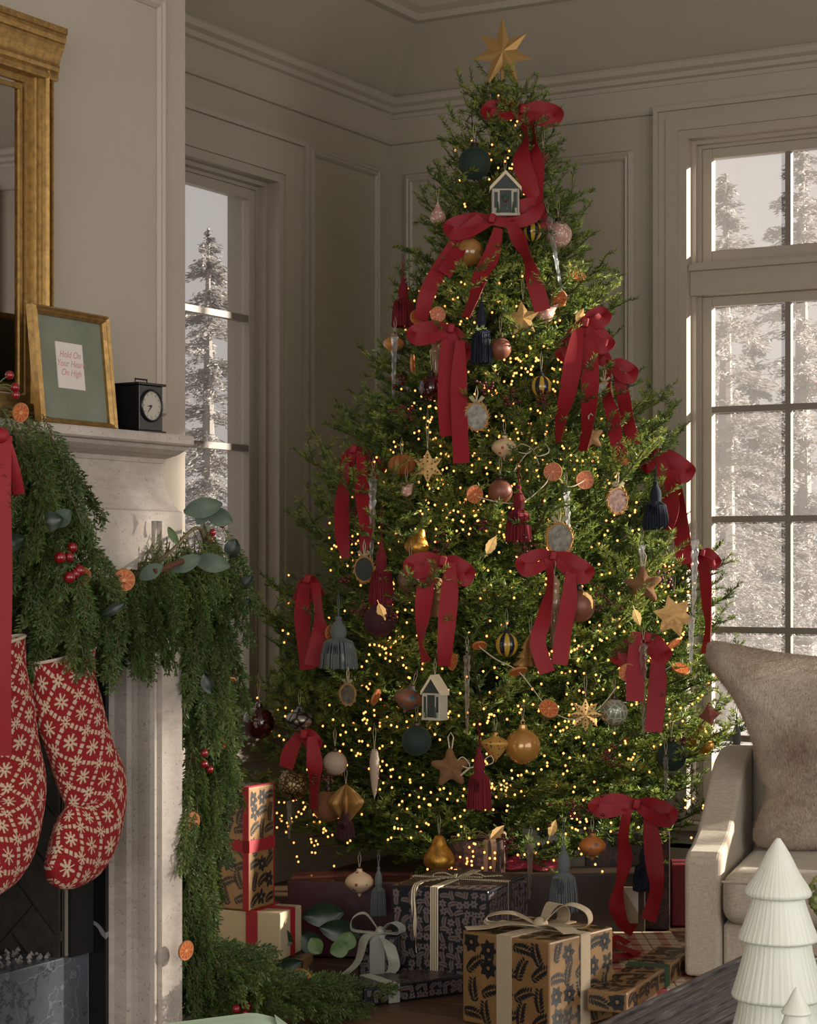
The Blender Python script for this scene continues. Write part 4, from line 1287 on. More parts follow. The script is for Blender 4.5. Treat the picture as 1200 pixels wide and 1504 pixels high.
# ---------------------------------------------------------------- icicles
for lb, px, a, b, w, roll in (('twisted glass icicle at the upper left edge', 580, 492, 582, 5, 0.03), ('tilted glass icicle at upper right across the beaded bauble', 806, 318, 428, 5, -0.17),
        ('long glass icicle on the left flank under a bow', 548, 700, 838, 6, 0.02), ('glass icicle hanging over the round mirror', 832, 718, 808, 5, -0.05),
        ('glass icicle in the lower centre left of striped bauble', 686, 960, 1080, 5, 0.0), ('long glass icicle at the right edge against the window', 1021, 790, 925, 6, 0.02),
        ('glass icicle between the tails of the right bow', 945, 945, 1080, 6, 0.0), ('glass icicle dangling before the brown gift', 779, 1238, 1322, 5, 0.02),
        ('glass icicle below the gold filigree bauble', 425, 1176, 1232, 4, 0.0), ('glass icicle low on the right by the green bauble', 978, 1112, 1165, 4, 0.0),
        ('clear icicle over the brown plush star on the right', 943, 800, 835, 5, 0.0), ('second glass icicle beside the right window edge', 1016, 905, 990, 5, 0.02)):
    o_icicle(lb, px, a, b, w, roll=roll, D=5.70 if 'brown gift' in lb else None)
# ---------------------------------------------------------------- stars
o_star('pierced gold card star on the left middle', 628, 685, 25, 6, 0.52, M['kraft'], 0.10, holes=True, cord=60)
o_star('glittered gold star in the upper middle right', 768, 468, 27, 5, 0.48, M['kraft'], 0.16, roll=0.1)
o_star('gold beaded eight pointed star in the lower right', 860, 1050, 25, 8, 0.55, gold_m, 0.14, holes=True, cord=40)
o_star('large gold card star by the right window edge', 990, 905, 32, 6, 0.58, M['kraft'], 0.08, roll=0.3)
o_star('rose felt star at the right tip above the pear', 1042, 1050, 17, 4, 0.6, M['rosestar'], 0.25, roll=0.15)
o_plush('brown plush star on the right half', 945, 860, 29, 0.08)
o_plush('brown plush star low left of the maroon tassel', 662, 1128, 30, 0.05)
o_plush('tan felt star half behind a ribbon tail on the right', 868, 642, 20, 0.2, mat('tan_felt', (168, 130, 88), 0.9))
o_star('tiny copper star high on the right by the top bow', 798, 232, 14, 8, 0.4, M['copper'], 0.2)
# ---------------------------------------------------------------- orange slices
for lb, px, py, r, yaw, tilt in (('dried orange slice upper left above the long tailed bow', 643, 462, 12, 0.2, 0), ('dried orange slice half behind ribbon at upper left', 612, 466, 11, 0.5, 0),
        ('dried orange slice upper right below the tilted icicle', 821, 438, 13, -0.5, 0.1), ('dried orange slice at the upper right edge of the tree', 848, 405, 13, 0.2, -0.9),
        ('dried orange slice in the middle under the twine bow', 812, 693, 14, -0.2, 0), ('dried orange slice in the middle right of its twin', 859, 705, 14, 0.2, 0),
        ('dried orange slice left of the middle copper bauble', 697, 726, 14, 0.5, 0.1), ('dried orange slice strung in the lower right centre', 806, 1041, 15, 0.3, -0.5),
        ('edge on dried orange slice below the striped bauble', 761, 986, 14, 0.5, 1.1), ('pale dried orange slice beside the slate tassel', 488, 930, 13, 0.7, 0),
        ('dried orange slice behind the bright right bow', 922, 988, 14, 0.1, 0), ('dried orange slice under the bough left of striped bauble', 704, 948, 11, 0.2, 1.0),
        ('narrow dried orange slice below the centre bow tail', 665, 972, 13, 1.1, 0.2), ('tipped dried orange slice on the right by the window', 1000, 982, 14, 0.3, -1.0),
        ('lit dried orange slice right of the tipped one', 990, 945, 12, 0.8, 0.9), ('dried orange slice beside the lower left wreath', 552, 1024, 13, 1.2, 0.4),
        ('dried orange slice high on the right flank', 914, 676, 12, 0.2, -1.0), ('narrow dried orange slice upper left behind finial', 606, 534, 14, 1.4, 0.0)):
    o_orange(lb, px, py, r, yaw, tilt)
# ---------------------------------------------------------------- wreath mirrors, houses, leaves, twine
o_wreath('oval mirror in a twig wreath, upper centre', 700, 612, 20, yaw=0.2)
o_wreath('round mirror in a leafy gold wreath, right of centre', 822, 791, 22)
o_wreath('dark wooden rimmed medallion on the right flank', 907, 735, 18, mat('etched_wood', (110, 84, 74), 0.6, var=0.4, vscale=90), 0.3)
o_wreath('small silver faced wreath on the lower left', 511, 1020, 15, M['tin'], -0.5)
o_wreath('little dark faced wreath by the left maroon tassel', 535, 836, 18, M['darkdoor'], -0.4)
o_wreath('little silver medallion under the small right bow', 888, 575, 14, M['tin'], 0.2)
o_house('white pedimented house ornament near the top', 742, 318, 254, 20)
o_house('white townhouse ornament in the lower middle', 639, 1056, 992, 15, -0.55)
for lb, px, py, l, a in (('gold leaf left of the centre mirror', 722, 800, 30, 62), ('gold leaf beside the copper brown bauble', 864, 882, 28, -62), ('gold leaf on the burgundy velvet bauble', 561, 900, 28, -70),
        ('gold leaf under the brown plush star', 936, 907, 26, -70), ('gold leaf low above the small wrapped gift', 731, 1222, 28, 45), ('gold leaf low on the right above the brown gift', 812, 1216, 26, 70), ('pale leaf below upper right orange slice', 852, 462, 22, 60)):
    o_leaf(lb, px, py, l, a)
def twine(label, pts, r=0.0016, D=None, loops=None):
    path = [P(x, y, (D or dsurf(x, y, 1.0) - 0.03)) for x, y in pts]
    o = path[0]
    return MB().tube([Vector(p) - o for p in smooth_path([tuple(q) for q in path], 6)], r, 5).build('twine', string_m, None, smooth=True, label=label, cat='twine', group='twine of the orange garland', loc=o)
twine('twine running between the two middle orange slices', [(697, 728), (735, 738), (770, 736), (800, 712), (812, 695), (835, 715), (858, 706)])
twine('twine tied in a loopy bow in the tree middle', [(756, 690), (772, 668), (782, 660), (766, 652), (758, 662), (774, 666), (784, 660), (800, 652), (806, 664), (790, 670), (784, 662), (792, 682)])
twine('twine sagging between lower orange slices and beaded star', [(704, 950), (728, 968), (760, 985), (785, 1015), (806, 1041), (835, 1056), (862, 1052), (885, 1035), (905, 1010)])
twine('twine bow beside the low maroon tassel', [(676, 1140), (690, 1126), (680, 1112), (672, 1120), (688, 1128), (704, 1122), (720, 1110), (724, 1120), (706, 1126), (690, 1128), (672, 1142)])
bsp = [('red berry spray under the long tailed bow', 597, 605, 16, 18), ('dark berry spray left of the upper icicle tip', 585, 560, 12, 12), ('red berries above the striped bauble top right', 800, 590, 14, 20),
       ('red berries right of the upper navy tassel', 716, 565, 14, 14), ('dark berries between the left bow tails', 520, 750, 12, 9), ('dark berries lower between the left bow tails', 516, 792, 12, 10),
       ('berry spray above the slate tassel', 505, 850, 14, 16), ('berry spray left of the burgundy velvet bauble', 530, 890, 16, 18), ('berries on the frosted mauve bauble', 612, 870, 16, 18),
       ('berries above the gold leaf in the middle', 712, 772, 14, 14), ('berries beside the centre maroon tassel', 770, 806, 14, 20), ('berries right of the copper brown bauble', 888, 880, 22, 26),
       ('berries under the gold beaded star right', 895, 1110, 16, 18), ('berries above the brown velvet bauble', 480, 1140, 18, 18), ('berries near the green velvet bauble right', 1000, 1090, 14, 14),
       ('berries low left of the lower right bow', 840, 1190, 24, 24), ('dark berries low above the floral gift', 745, 1235, 18, 16), ('berries right of the right plush star', 975, 850, 14, 14),
       ('berries under the centre bow knot', 645, 806, 10, 14), ('berries beside the lower silver wreath', 575, 905, 12, 14), ('berries above the upper copper bauble', 752, 588, 12, 16)]
for lb, px, py, n, sp in bsp: o_berries(lb, px, py, n, sp)

# ================================================================== ON THE MANTEL
MZ = 1.398
gilt = mat('gilt_frame', (156, 124, 72), 0.42, 0.7, var=0.14, vscale=70, bump=0.12, bscale=160)
giltd = mat('gilt_dark', (120, 86, 38), 0.45, 0.8, var=0.3, vscale=30)  # darker gilt of the mirror's backing
mir = thing('wall_mirror', 'large gilt framed mirror standing on the mantel shelf', 'mirror', (0.955, -3.75, MZ))
my = -3.205 + 3.75           # half width at the outer edge
def frame_bar(parent, prof, half, z0, z1, m, name, sides='LRTB'):
    """mitred picture-frame bars; prof (inset d, projection h)"""
    cs = [(-half, z0), (half, z0), (half, z1), (-half, z1)]
    ins = [(1, 1), (-1, 1), (-1, -1), (1, -1)]
    nm = {'B': (0, 1), 'R': (1, 2), 'T': (2, 3), 'L': (3, 0)}
    for sd in sides:
        i, j = nm[sd]
        mb = MB(); vs = []
        for k in (i, j):
            for d, h in prof: vs.append((h, cs[k][0] + ins[k][0] * d, cs[k][1] + ins[k][1] * d))
        n = len(prof)
        mb.add(vs, [tuple(range(n)), tuple(range(2 * n - 1, n - 1, -1))] + [(q, (q + 1) % n, n + (q + 1) % n, n + q) for q in range(n)])
        mb.build(name, m, parent)
fpro = [(0.0, 0.0), (0.0, 0.046), (0.006, 0.052), (0.012, 0.052), (0.014, 0.042), (0.022, 0.040), (0.026, 0.052), (0.034, 0.060), (0.042, 0.054), (0.044, 0.044), (0.050, 0.043), (0.052, 0.034), (0.060, 0.036), (0.066, 0.034), (0.068, 0.022), (0.088, 0.021), (0.090, 0.010), (0.094, 0.010), (0.096, 0.018), (0.108, 0.018), (0.11, 0.012), (0.11, 0.0)]
fpro = [(d * 0.82, h * 0.8) for d, h in fpro]
frame_bar(mir, fpro, my, 0.001, 0.83, gilt, 'frame_bar')
cr = MB()
cpro = [(0.0, 0.772), (0.088, 0.772), (0.092, 0.776), (0.092, 0.784), (0.088, 0.788), (0.096, 0.792), (0.100, 0.800), (0.096, 0.808), (0.100, 0.812), (0.108, 0.826), (0.120, 0.838), (0.124, 0.842), (0.124, 0.850), (0.132, 0.852), (0.136, 0.862), (0.134, 0.870), (0.142, 0.872), (0.142, 0.885), (0.0, 0.885)]
cpro = [(x * 0.52, z) for x, z in cpro]
cr.prism(cpro, -my - 0.003, my + 0.003, axis='y')
cr.build('cornice', gilt, mir)
glass_mir = mat('mirror_glass', (205, 205, 205), 0.02, 1.0)
MB().box(0.004, 0.010, -my + 0.1, my - 0.1, 0.1, 0.8).build('mirror_glass', glass_mir, mir)
MB().box(0.0, 0.004, -my + 0.02, my - 0.02, 0.02, 0.82).build('backing', giltd, mir)

# framed print, leaning
pf = thing('framed_print', 'gilt framed card on a grey green mat leaning on the mantel', 'picture frame', (1.055, -3.212, MZ))
pf.rotation_euler = (0, -0.10, 0.03)
ph, phw = 0.262, 0.136
frame_bar(pf, [(0.0, 0.0), (0.0, 0.018), (0.005, 0.024), (0.009, 0.018), (0.013, 0.020), (0.018, 0.012), (0.018, 0.0)], phw, 0.001, ph, gilt, 'frame_bar')
def matb_c(nt, b):
    n = noise(nt, 9, detail=3, stretch=(1, 1, 1))
    set_color(nt, b, ramp(nt, n, [(0.3, (108, 114, 98)), (0.7, (126, 130, 114))]))
MB().box(0.0, 0.005, -phw + 0.012, phw - 0.012, 0.012, ph - 0.012).build('mat_board', mat('mat_board', (114, 124, 114), 0.7, custom=matb_c), pf)
crd = MB().box(0.005, 0.0066, -0.058 + 0.006, 0.048 - 0.004, 0.088, 0.190).build('card', mat('card_paper', (214, 204, 196), 0.8), pf)
pink_m = mat('pink_ink', (196, 132, 136), 0.8)
for i, tx in enumerate(('Hold On', 'Your Heart', 'On High')):
    cu = bpy.data.curves.new('lettering', 'FONT'); cu.body = tx; cu.size = 0.021; cu.shear = 0.35; cu.align_x = 'CENTER'; cu.extrude = 0.0001
    tmp = bpy.data.objects.new('lettering_tmp', cu); COL.objects.link(tmp)
    bpy.context.view_layer.update()
    me = bpy.data.meshes.new_from_object(tmp.evaluated_get(bpy.context.evaluated_depsgraph_get()))
    bpy.data.objects.remove(tmp)
    me.transform(Matrix(((0, 0, 1, 0), (1, 0, 0, 0), (0, 1, 0, 0), (0, 0, 0, 1))))
    me.materials.clear(); me.materials.append(pink_m)
    link('lettering', me, crd, loc=(0.0068, -0.004, 0.157 - i * 0.020), kind='stuff')

# carriage clock
blk = mat('black_lacquer', (22, 22, 24), 0.28, coat=0.3)
ck = thing('mantel_clock', 'black carriage clock with a round silver dial on the mantel', 'clock', (1.075, -2.997, MZ))
ck.rotation_euler = (0, 0, -0.08)
MB().box(-0.052, 0.036, -0.047, 0.047, 0.0, 0.008).build('plinth', blk, ck, bevel=0.002)
MB().box(-0.045, 0.030, -0.040, 0.040, 0.008, 0.110).build('case', blk, ck, bevel=0.0015)
MB().box(-0.052, 0.036, -0.047, 0.047, 0.110, 0.116).build('top', blk, ck, bevel=0.002)
MB().tube([(0, -0.020, 0.116), (0, -0.020, 0.126), (0, 0.020, 0.126), (0, 0.020, 0.116)], 0.0022, 6).build('handle', blk, ck)
def disc(r, x0, x1, n=40):
    me = MB().lathe([(0.0002, x0), (r, x0), (r, x1), (0.0002, x1)], n)
    return me
dm = disc(0.033, 0.030, 0.0315).mesh('dial', mat('silver_dial', (178, 172, 160), 0.4, 0.3)); dm.transform(Matrix.Translation((0, 0, 0)) @ Matrix.Rotation(PI / 2, 4, 'Y'))
dial = link('dial', dm, ck, loc=(0, 0, 0.064))
bz = MB().lathe([(0.0325, 0.030), (0.0325, 0.035), (0.0355, 0.036), (0.0375, 0.033), (0.0375, 0.030)], 40).mesh('bezel', blk, smooth=True); bz.transform(Matrix.Rotation(PI / 2, 4, 'Y'))
link('bezel', bz, ck, loc=(0, 0, 0.064))
def hand(a, l, w):
    v = [(0.0325, -w * math.cos(a), w * math.sin(a)), (0.0325, w * math.cos(a), -w * math.sin(a)), (0.0325, l * math.sin(a), l * math.cos(a))]
    mb = MB(); mb.add(v + [(x + 0.0006, y, z) for x, y, z in v], [(0, 1, 2), (5, 4, 3), (0, 3, 4, 1), (1, 4, 5, 2), (2, 5, 3, 0)])
    mb.build('hand', blk, dial)
hand(math.radians(-140), 0.024, 0.0018); hand(math.radians(-97), 0.017, 0.0024)
tk = MB()
for i in range(12):
    a = i * PI / 6
    for rr_ in (0.027,):
        c, s_ = math.cos(a), math.sin(a)
        w, l = 0.0007, 0.0028
        v = [(0.0318, (rr_ - l) * s_ - w * c, (rr_ - l) * c + w * s_), (0.0318, (rr_ - l) * s_ + w * c, (rr_ - l) * c - w * s_), (0.0318, (rr_ + l) * s_ + w * c, (rr_ + l) * c - w * s_), (0.0318, (rr_ + l) * s_ - w * c, (rr_ + l) * c + w * s_)]
        tk.add(v, [(0, 1, 2, 3)])
tk.build('hour_marks', blk, dial, kind='stuff')

# ================================================================== STOCKINGS
def knit_c(nt, b):
    tc = nt.nodes.new('ShaderNodeUVMap')
    sp = nt.nodes.new('ShaderNodeSeparateXYZ'); nt.links.new(tc.outputs[0], sp.inputs[0])
    x, y = X(nt, sp.outputs[0]), X(nt, sp.outputs[1])
    cell = 0.0022                                    # knit stitch
    qx, qy = (x / cell).fl() * cell, (y / cell).fl() * cell
    a = 0.082
    p, q = ((qx + qy) / a), ((qx - qy) / a)
    fp_, fq = (p.fr() - 0.5), (q.fr() - 0.5)
    ap, aq = fp_.abs(), fq.abs()
    lat = (ap.gt(0.425) * (q * 5.0 + 0.25).fr().gt(0.36)).max(aq.gt(0.425) * (p * 5.0 + 0.25).fr().gt(0.36))
    def flake(u, v, R, w):
        dx = (u + v) * (a / 2); dy = (u - v) * (a / 2)
        rr = (dx * dx + dy * dy).m('SQRT')
        bars = dx.abs().lt(w).max(dy.abs().lt(w)).max((dx + dy).abs().lt(w * 1.5)).max((dx - dy).abs().lt(w * 1.5))
        return bars * rr.lt(R) * rr.gt(0.0022)
    arms = flake(fp_, fq, 0.0165, 0.0019)
    node = flake((p + 0.5).fr() - 0.5, (q + 0.5).fr() - 0.5, 0.0125, 0.0018)
    near = ap.gt(0.33) * aq.gt(0.33)
    f = (lat * (near * -1.0 + 1.0)).max(arms).max(node)
    n = noise(nt, 500, detail=1)
    red = ramp(nt, n, [(0.3, (122, 12, 18)), (0.7, (152, 22, 26))])
    set_color(nt, b, mixc(nt, f, red, (200, 180, 152)))
    st_ = ((x / cell).fr() - 0.5).abs() + ((y / cell + (x / cell).fr() * 0.5).fr() - 0.5).abs()
    set_bump(nt, b, st_, 0.5, 0.002)
knit_m = mat('fair_isle_knit', (150, 20, 24), 0.95, sheen=0.2, custom=knit_c)
hem_m = mat('stocking_lining', (196, 180, 156), 0.9)
def stocking(label, pts, x0):
    """pts: list of (px, py, half width px) along the spine, drawn in the plane x = x0"""
    o = onX(pts[0][0], pts[0][1], x0)
    t = thing('stocking', label, 'stocking', o, 0, 'fair isle stockings on the mantel')
    sp = smooth_path([(p[0], p[1], p[2]) for p in pts], 5)
    ws = []
    for px, py, w in sp:
        c = onX(px, py, x0); e = onX(px + w, py, x0)
        ws.append((c - o, (e - c).length * 1.0))
    N = 28
    vs, fs, uv = [], [], []
    k = len(ws); ln = 0.0
    for i, (c, w) in enumerate(ws):
        tn = (ws[min(i + 1, k - 1)][0] - ws[max(i - 1, 0)][0]).normalized()
        sd = Vector((1, 0, 0)).cross(tn).normalized()
        if i: ln += (c - ws[i - 1][0]).length
        for j in range(N):
            a = 2 * PI * j / N
            wr = 1 + 0.03 * math.sin(i * 0.7 + 3 * a)
            vs.append(c + sd * (w * math.cos(a) * wr) + Vector((math.sin(a) * min(0.035, w * 0.55) * wr, 0, 0)))
            uv.append((w * (1 if math.sin(a) >= 0 else -1) * (math.acos(max(-1, min(1, math.cos(a)))) - PI / 2) * 0.75, ln))
    for i in range(k - 1):
        for j in range(N):
            j2 = (j + 1) % N
            fs.append((i * N + j, i * N + j2, (i + 1) * N + j2, (i + 1) * N + j))
    fs.append(tuple((k - 1) * N + j for j in range(N)))
    me = bpy.data.meshes.new('sock'); me.from_pydata([tuple(v) for v in vs], [], fs)
    me.materials.append(knit_m)
    ul = me.uv_layers.new(name='uv')
    for lp in me.loops: ul.data[lp.index].uv = uv[lp.vertex_index]
    me.polygons.foreach_set('use_smooth', [True] * len(me.polygons)); me.update()
    link('sock', me, t)
    ring = [vs[j] for j in range(N)]
    MB().tube(ring, 0.0035, 6, close=True).build('hem', hem_m, t, smooth=True)
    MB().tube([vs[N // 2] if ws[0][1] else vs[0], (vs[N // 2] + vs[0]) * 0.5 + Vector((0, 0, 0.06)), (vs[N // 2] + vs[0]) * 0.5 + Vector((0.0, 0, 0.10))], 0.003, 6).build('hang_loop', hem_m, t)
    return t
stocking('red and cream fair isle stocking nearest the garland column', [(90, 962, 45), (95, 1010, 45), (108, 1070, 43), (130, 1130, 41), (142, 1172, 40), (134, 1212, 41), (112, 1246, 38), (90, 1270, 27), (73, 1283, 11)], 1.165)
stocking('red and cream fair isle stocking at the left picture edge', [(-14, 945, 46), (-8, 1000, 46), (4, 1060, 44), (16, 1120, 42), (22, 1170, 41), (14, 1215, 42), (-8, 1258, 40), (-32, 1290, 27), (-52, 1304, 10)], 1.17)

# ================================================================== GARLAND
cedar_m = needle_mat('cedar_scales', (50, 76, 38), (82, 108, 50), (120, 138, 70))
def sprig_mesh(L, seed):
    rnd = random.Random(seed)
    vs, fs, tv, tf = [], [], [], []
    def frond(p, d, ln, lv):
        n = max(3, int(ln / 0.012)); q = p.copy(); sd = 1
        for i in range(n):
            t = i / n
            d2 = (d + Vector((0, 0, -0.35)) + Vector((rnd.uniform(-1, 1), rnd.uniform(-1, 1), 0)) * 0.07).normalized()
            q2 = q + d2 * (ln / n)
            a = d2.cross(Vector((0.3, 1, 0.1))).normalized(); b = d2.cross(a)
            o = len(tv)
            for pp in (q, q2):
                for k in range(3):
                    an = 2 * PI * k / 3
                    tv.append(pp + (a * math.cos(an) + b * math.sin(an)) * (0.0016 if lv == 0 else 0.0009))
            for k in range(3):
                j = (k + 1) % 3; tf.append((o + k, o + j, o + 3 + j, o + 3 + k))
            for k in range(5 if lv else 3):
                c = q.lerp(q2, rnd.random())
                u = (a * rnd.choice((1, -1)) + b * rnd.uniform(-0.7, 0.7)).normalized()
                nd = (d2 * rnd.uniform(0.7, 1.3) + u).normalized()
                l = rnd.uniform(0.009, 0.015)
                w = nd.cross(Vector((rnd.uniform(-1, 1), rnd.uniform(-1, 1), rnd.uniform(-1, 1)))).normalized() * 0.0019
                o2 = len(vs); m_ = c + nd * l * 0.5
                vs.extend([c, m_ + w, c + nd * l, m_ - w]); fs.append((o2, o2 + 1, o2 + 2, o2 + 3))
            if lv < 2 and i > 0:
                cl_ = (0.022 + ln * 0.32 * (1 - t)) * rnd.uniform(0.7, 1.2)
                if lv == 1: cl_ *= 0.8
                s2 = Vector((math.cos(rnd.uniform(-0.6, 0.6)) * sd, math.sin(rnd.uniform(-0.9, 0.9)), 0))
                frond(q2, (d2 * 1.0 + s2 * 0.62).normalized(), cl_, lv + 1)
                sd = -sd
            q = q2
            d = d2
    frond(Vector((0, 0, 0)), Vector((0.2, 0, -1)).normalized(), L, 0)
    me = bpy.data.meshes.new('cedar_sprig')
    n0 = len(tv)
    me.from_pydata([tuple(v) for v in tv + vs], [], tf + [tuple(i + n0 for i in f) for f in fs])
    me.materials.append(twig_m); me.materials.append(cedar_m)
    me.polygons.foreach_set('material_index', [0] * len(tf) + [1] * len(fs)); me.update()
    return me
SPR = [sprig_mesh(0.15, 1), sprig_mesh(0.19, 2), sprig_mesh(0.16, 3), sprig_mesh(0.22, 4)]
gl = thing('cedar_garland', 'draped cedar garland with eucalyptus along the mantel and down to the floor', 'garland', onX(60, 700, 1.19))
GL0 = Vector(gl.location)
rgd = random.Random(9)
# path nodes: px, py, plane x, spread px, sprigs, fan (how far they splay)
gpath = smooth_path([(-120, 650, 1.19, 28), (10, 600, 1.16, 26), (44, 640, 1.20, 28), (60, 700, 1.21, 32), (72, 770, 1.21, 36), (100, 826, 1.20, 28), (150, 862, 1.19, 22), (200, 846, 1.19, 22), (248, 812, 1.18, 26), (290, 775, 1.15, 32),
                    (302, 820, 1.13, 26), (302, 890, 1.12, 22), (300, 970, 1.11, 20), (298, 1050, 1.10, 18), (292, 1140, 1.10, 16), (286, 1230, 1.09, 12), (284, 1320, 1.09, 12), (296, 1390, 1.10, 20), (340, 1445, 1.15, 26), (400, 1460, 1.2, 26), (460, 1455, 1.2, 22)], 8)
stem_pts = [onX(p[0], p[1], p[2]) - GL0 for p in gpath]
MB().tube(stem_pts, 0.004, 6).build('stem', twig_m, gl, smooth=True)
npth = len(gpath)
for k in range(299):
    u = (k / 299) ** 0.93 * (npth - 1)
    i = int(u); f = u - i
    p = [gpath[i][c] * (1 - f) + gpath[min(i + 1, npth - 1)][c] * f for c in range(4)]
    off = rgd.uniform(-1, 1) * p[3]
    onfloor = p[1] > 1385
    q = onX(p[0] + off, p[1] + rgd.uniform(-0.6, 0.4) * p[3], p[2] + rgd.uniform(-0.05, 0.03))
    if onfloor: q = onX(p[0] + off * 0.6, p[1] + rgd.uniform(-0.5, 0.3) * p[3], p[2]); q.z = max(q.z, 0.035)
    o = link('cedar_sprig', SPR[rgd.randrange(4)], gl, loc=q - GL0)
    if onfloor:
        o.rotation_euler = (rgd.uniform(-0.4, 0.4), rgd.uniform(-1.55, -1.25), TH + rgd.uniform(-1.3, 1.3) + (PI if rgd.random() < 0.25 else 0))
        o.scale = (0.9,) * 3
    else:
        tilt = (0.45 if p[0] < 262 or p[1] < 860 else 0.12) * off / p[3]
        o.rotation_euler = (rgd.uniform(-0.25, 0.25) + 0.0, rgd.uniform(-0.2, 0.2) - tilt * 0.9, TH + rgd.uniform(-0.9, 0.9))
        if p[0] > 120 and p[1] < 900 and p[0] < 262: o.scale = (1.0, 1.0, rgd.uniform(0.8, 1.15))
        else: o.scale = (rgd.uniform(0.85, 1.1),) * 3
euc_m = mat('eucalyptus_leaf', (78, 94, 78), 0.6, var=0.2, vscale=14)
mag_m = mat('magnolia_leaf', (30, 46, 32), 0.35, var=0.2, vscale=14)
lime_m = mat('young_leaf', (84, 108, 62), 0.55)
def leaf_obj(px, py, x0, lp, wp, ang, m, parent=gl, curl=0.08, name='leaf', yaw=0.0):
    o0 = onX(px, py, x0)
    s = (o0 - onX(px + 1, py, x0)).length * C
    s = (Vector((o0.x, o0.y, 0)) - Vector((CAM.x, CAM.y, 0))).dot(DEEP) / F
    L, W = lp * s, wp * s
    vs, fs = [], []
    n = 9
    for i in range(n):
        u = i / (n - 1)
        w = W * math.sin(PI * (u * 0.96 + 0.02)) ** 0.7
        for q in (-1, -0.5, 0, 0.5, 1):
            vs.append((u * L, -curl * L * math.sin(u * PI) - (abs(q) * W * 0.22 if q else 0.0), q * w))
    n0 = len(vs)
    vs += [(x, y + 0.0008, z) for x, y, z in vs]
    for i in range(n - 1):
        for q in range(4):
            a = i * 5 + q
            fs += [(a, a + 1, a + 6, a + 5), (n0 + a, n0 + a + 5, n0 + a + 6, n0 + a + 1)]
        for q in (0, 4):
            a = i * 5 + q; fs.append((a, a + 5, n0 + a + 5, n0 + a))
    mb = MB(); mb.add(vs, fs)
    ob_ = mb.build(name, m, parent, smooth=True)
    ob_.location = o0 - Vector(parent.location) if parent else o0
    ob_.rotation_euler = (0, -math.radians(ang), TH + yaw)
    return ob_
for a in ((270, 752, 1.20, 58, 15, 12, euc_m), (302, 752, 1.20, 42, 14, -20, euc_m), (290, 770, 1.21, 30, 11, 60, euc_m), (285, 822, 1.22, 54, 14, -10, euc_m), (252, 838, 1.22, 48, 12, 25, euc_m), (205, 850, 1.22, 40, 11, 30, euc_m),
          (348, 868, 1.14, 32, 8, 45, mag_m), (346, 898, 1.14, 28, 8, 40, mag_m), (336, 820, 1.15, 30, 12, 70, mag_m), (330, 860, 1.15, 26, 11, 80, mag_m), (262, 800, 1.23, 30, 6, 120, lime_m),
          (50, 770, 1.25, 44, 16, 10, mag_m), (78, 772, 1.25, 34, 14, 40, euc_m), (38, 790, 1.25, 40, 13, -160, mag_m), (150, 905, 1.24, 40, 8, 30, mag_m), (262, 905, 1.2, 34, 10, -120, euc_m),
          (318, 1178, 1.12, 26, 9, 120, lime_m), (300, 990, 1.16, 30, 10, -70, mag_m), (20, 780, 1.25, 40, 14, 170, mag_m)):
    leaf_obj(*a)
def floor_leaf(px, py, D, lp, wp, ang, m, yaw=0.0):
    o0 = P(px, py, D); r_ = (Vector((o0.x, o0.y, 0)) - Vector((CAM.x, CAM.y, 0)))
    return leaf_obj(px, py, o0.x, lp, wp, ang, m, yaw=yaw)
for a in ((445, 1345, 5.45, 60, 18, 5, mag_m), (470, 1362, 5.4, 62, 17, -8, mag_m), (440, 1370, 5.4, 44, 16, -40, mag_m), (485, 1398, 5.25, 30, 13, 20, lime_m), (505, 1395, 5.25, 28, 14, 70, lime_m), (470, 1400, 5.25, 26, 12, 120, lime_m),
          (400, 1420, 5.2, 44, 10, 10, mag_m), (345, 1440, 5.1, 34, 9, 10, lime_m), (430, 1385, 5.3, 40, 14, 150, mag_m)):
    floor_leaf(*a)
for lb, px, py, x0, r_, yaw, tilt in (('dried orange slice lying on the swag of the mantel garland', 182, 852, 1.26, 17, 0.35, 0.1), ('dried orange slice under the berry cluster on the garland', 118, 846, 1.25, 16, 0.1, -0.5),
        ('dried orange slice on the garland beside the mirror', 30, 606, 1.20, 15, 0.9, 0.2), ('dried orange ring low on the garland column', 320, 1096, 1.13, 15, 0.5, 0.2), ('dried orange slice on the garland beside the tall gift', 283, 1206, 1.13, 14, 0.9, 0),
        ('dried orange slice near the garland foot by the pilaster', 273, 1396, 1.16, 15, 0.9, 0.1), ('curled dried orange slice sticking out of the garland column', 333, 1000, 1.14, 14, 0.3, 1.2)):
    p = onX(px, py, x0)
    Dd = (Vector((p.x, p.y, 0)) - Vector((CAM.x, CAM.y, 0))).dot(DEEP)
    o_orange(lb, px, py, r_, yaw, tilt, D=Dd, group='dried orange slices in the garland')
o_orange('dried orange slice on the garland end across the floor', 440, 1441, 18, 0.1, -0.25, D=5.02, group='dried orange slices in the garland')
# cinnamon bundle and big berries
MB().tube([onX(226, 840, 1.25), onX(248, 832, 1.255), onX(272, 822, 1.24)], [0.0075, 0.0065, 0.007], 7).build('cinnamon_stick', mat('cinnamon', (92, 56, 34), 0.9, bump=0.4, bscale=120), None, label='rough cinnamon stick tied in the garland swag', cat='cinnamon stick', loc=(0, 0, 0))
bberry = mat('glossy_berry', (126, 16, 24), 0.25, coat=0.4)
def berry_cluster(label, x0, pts, root):
    o = onX(root[0], root[1], x0)
    t = thing('berry_cluster', label, 'berries', o, 0, 'berry clusters in the garland')
    for px, py, r_ in pts:
        c = onX(px, py, x0 + 0.01) - o
        MB().sphere(c, r_ * 0.00152, 14, 10).build('berry', bberry, t, smooth=True)
        MB().tube([(0, 0, 0), c * 0.5 + Vector((0.004, 0, 0.004)), c], 0.0011, 5).build('stem', lime_m, t)
    return t
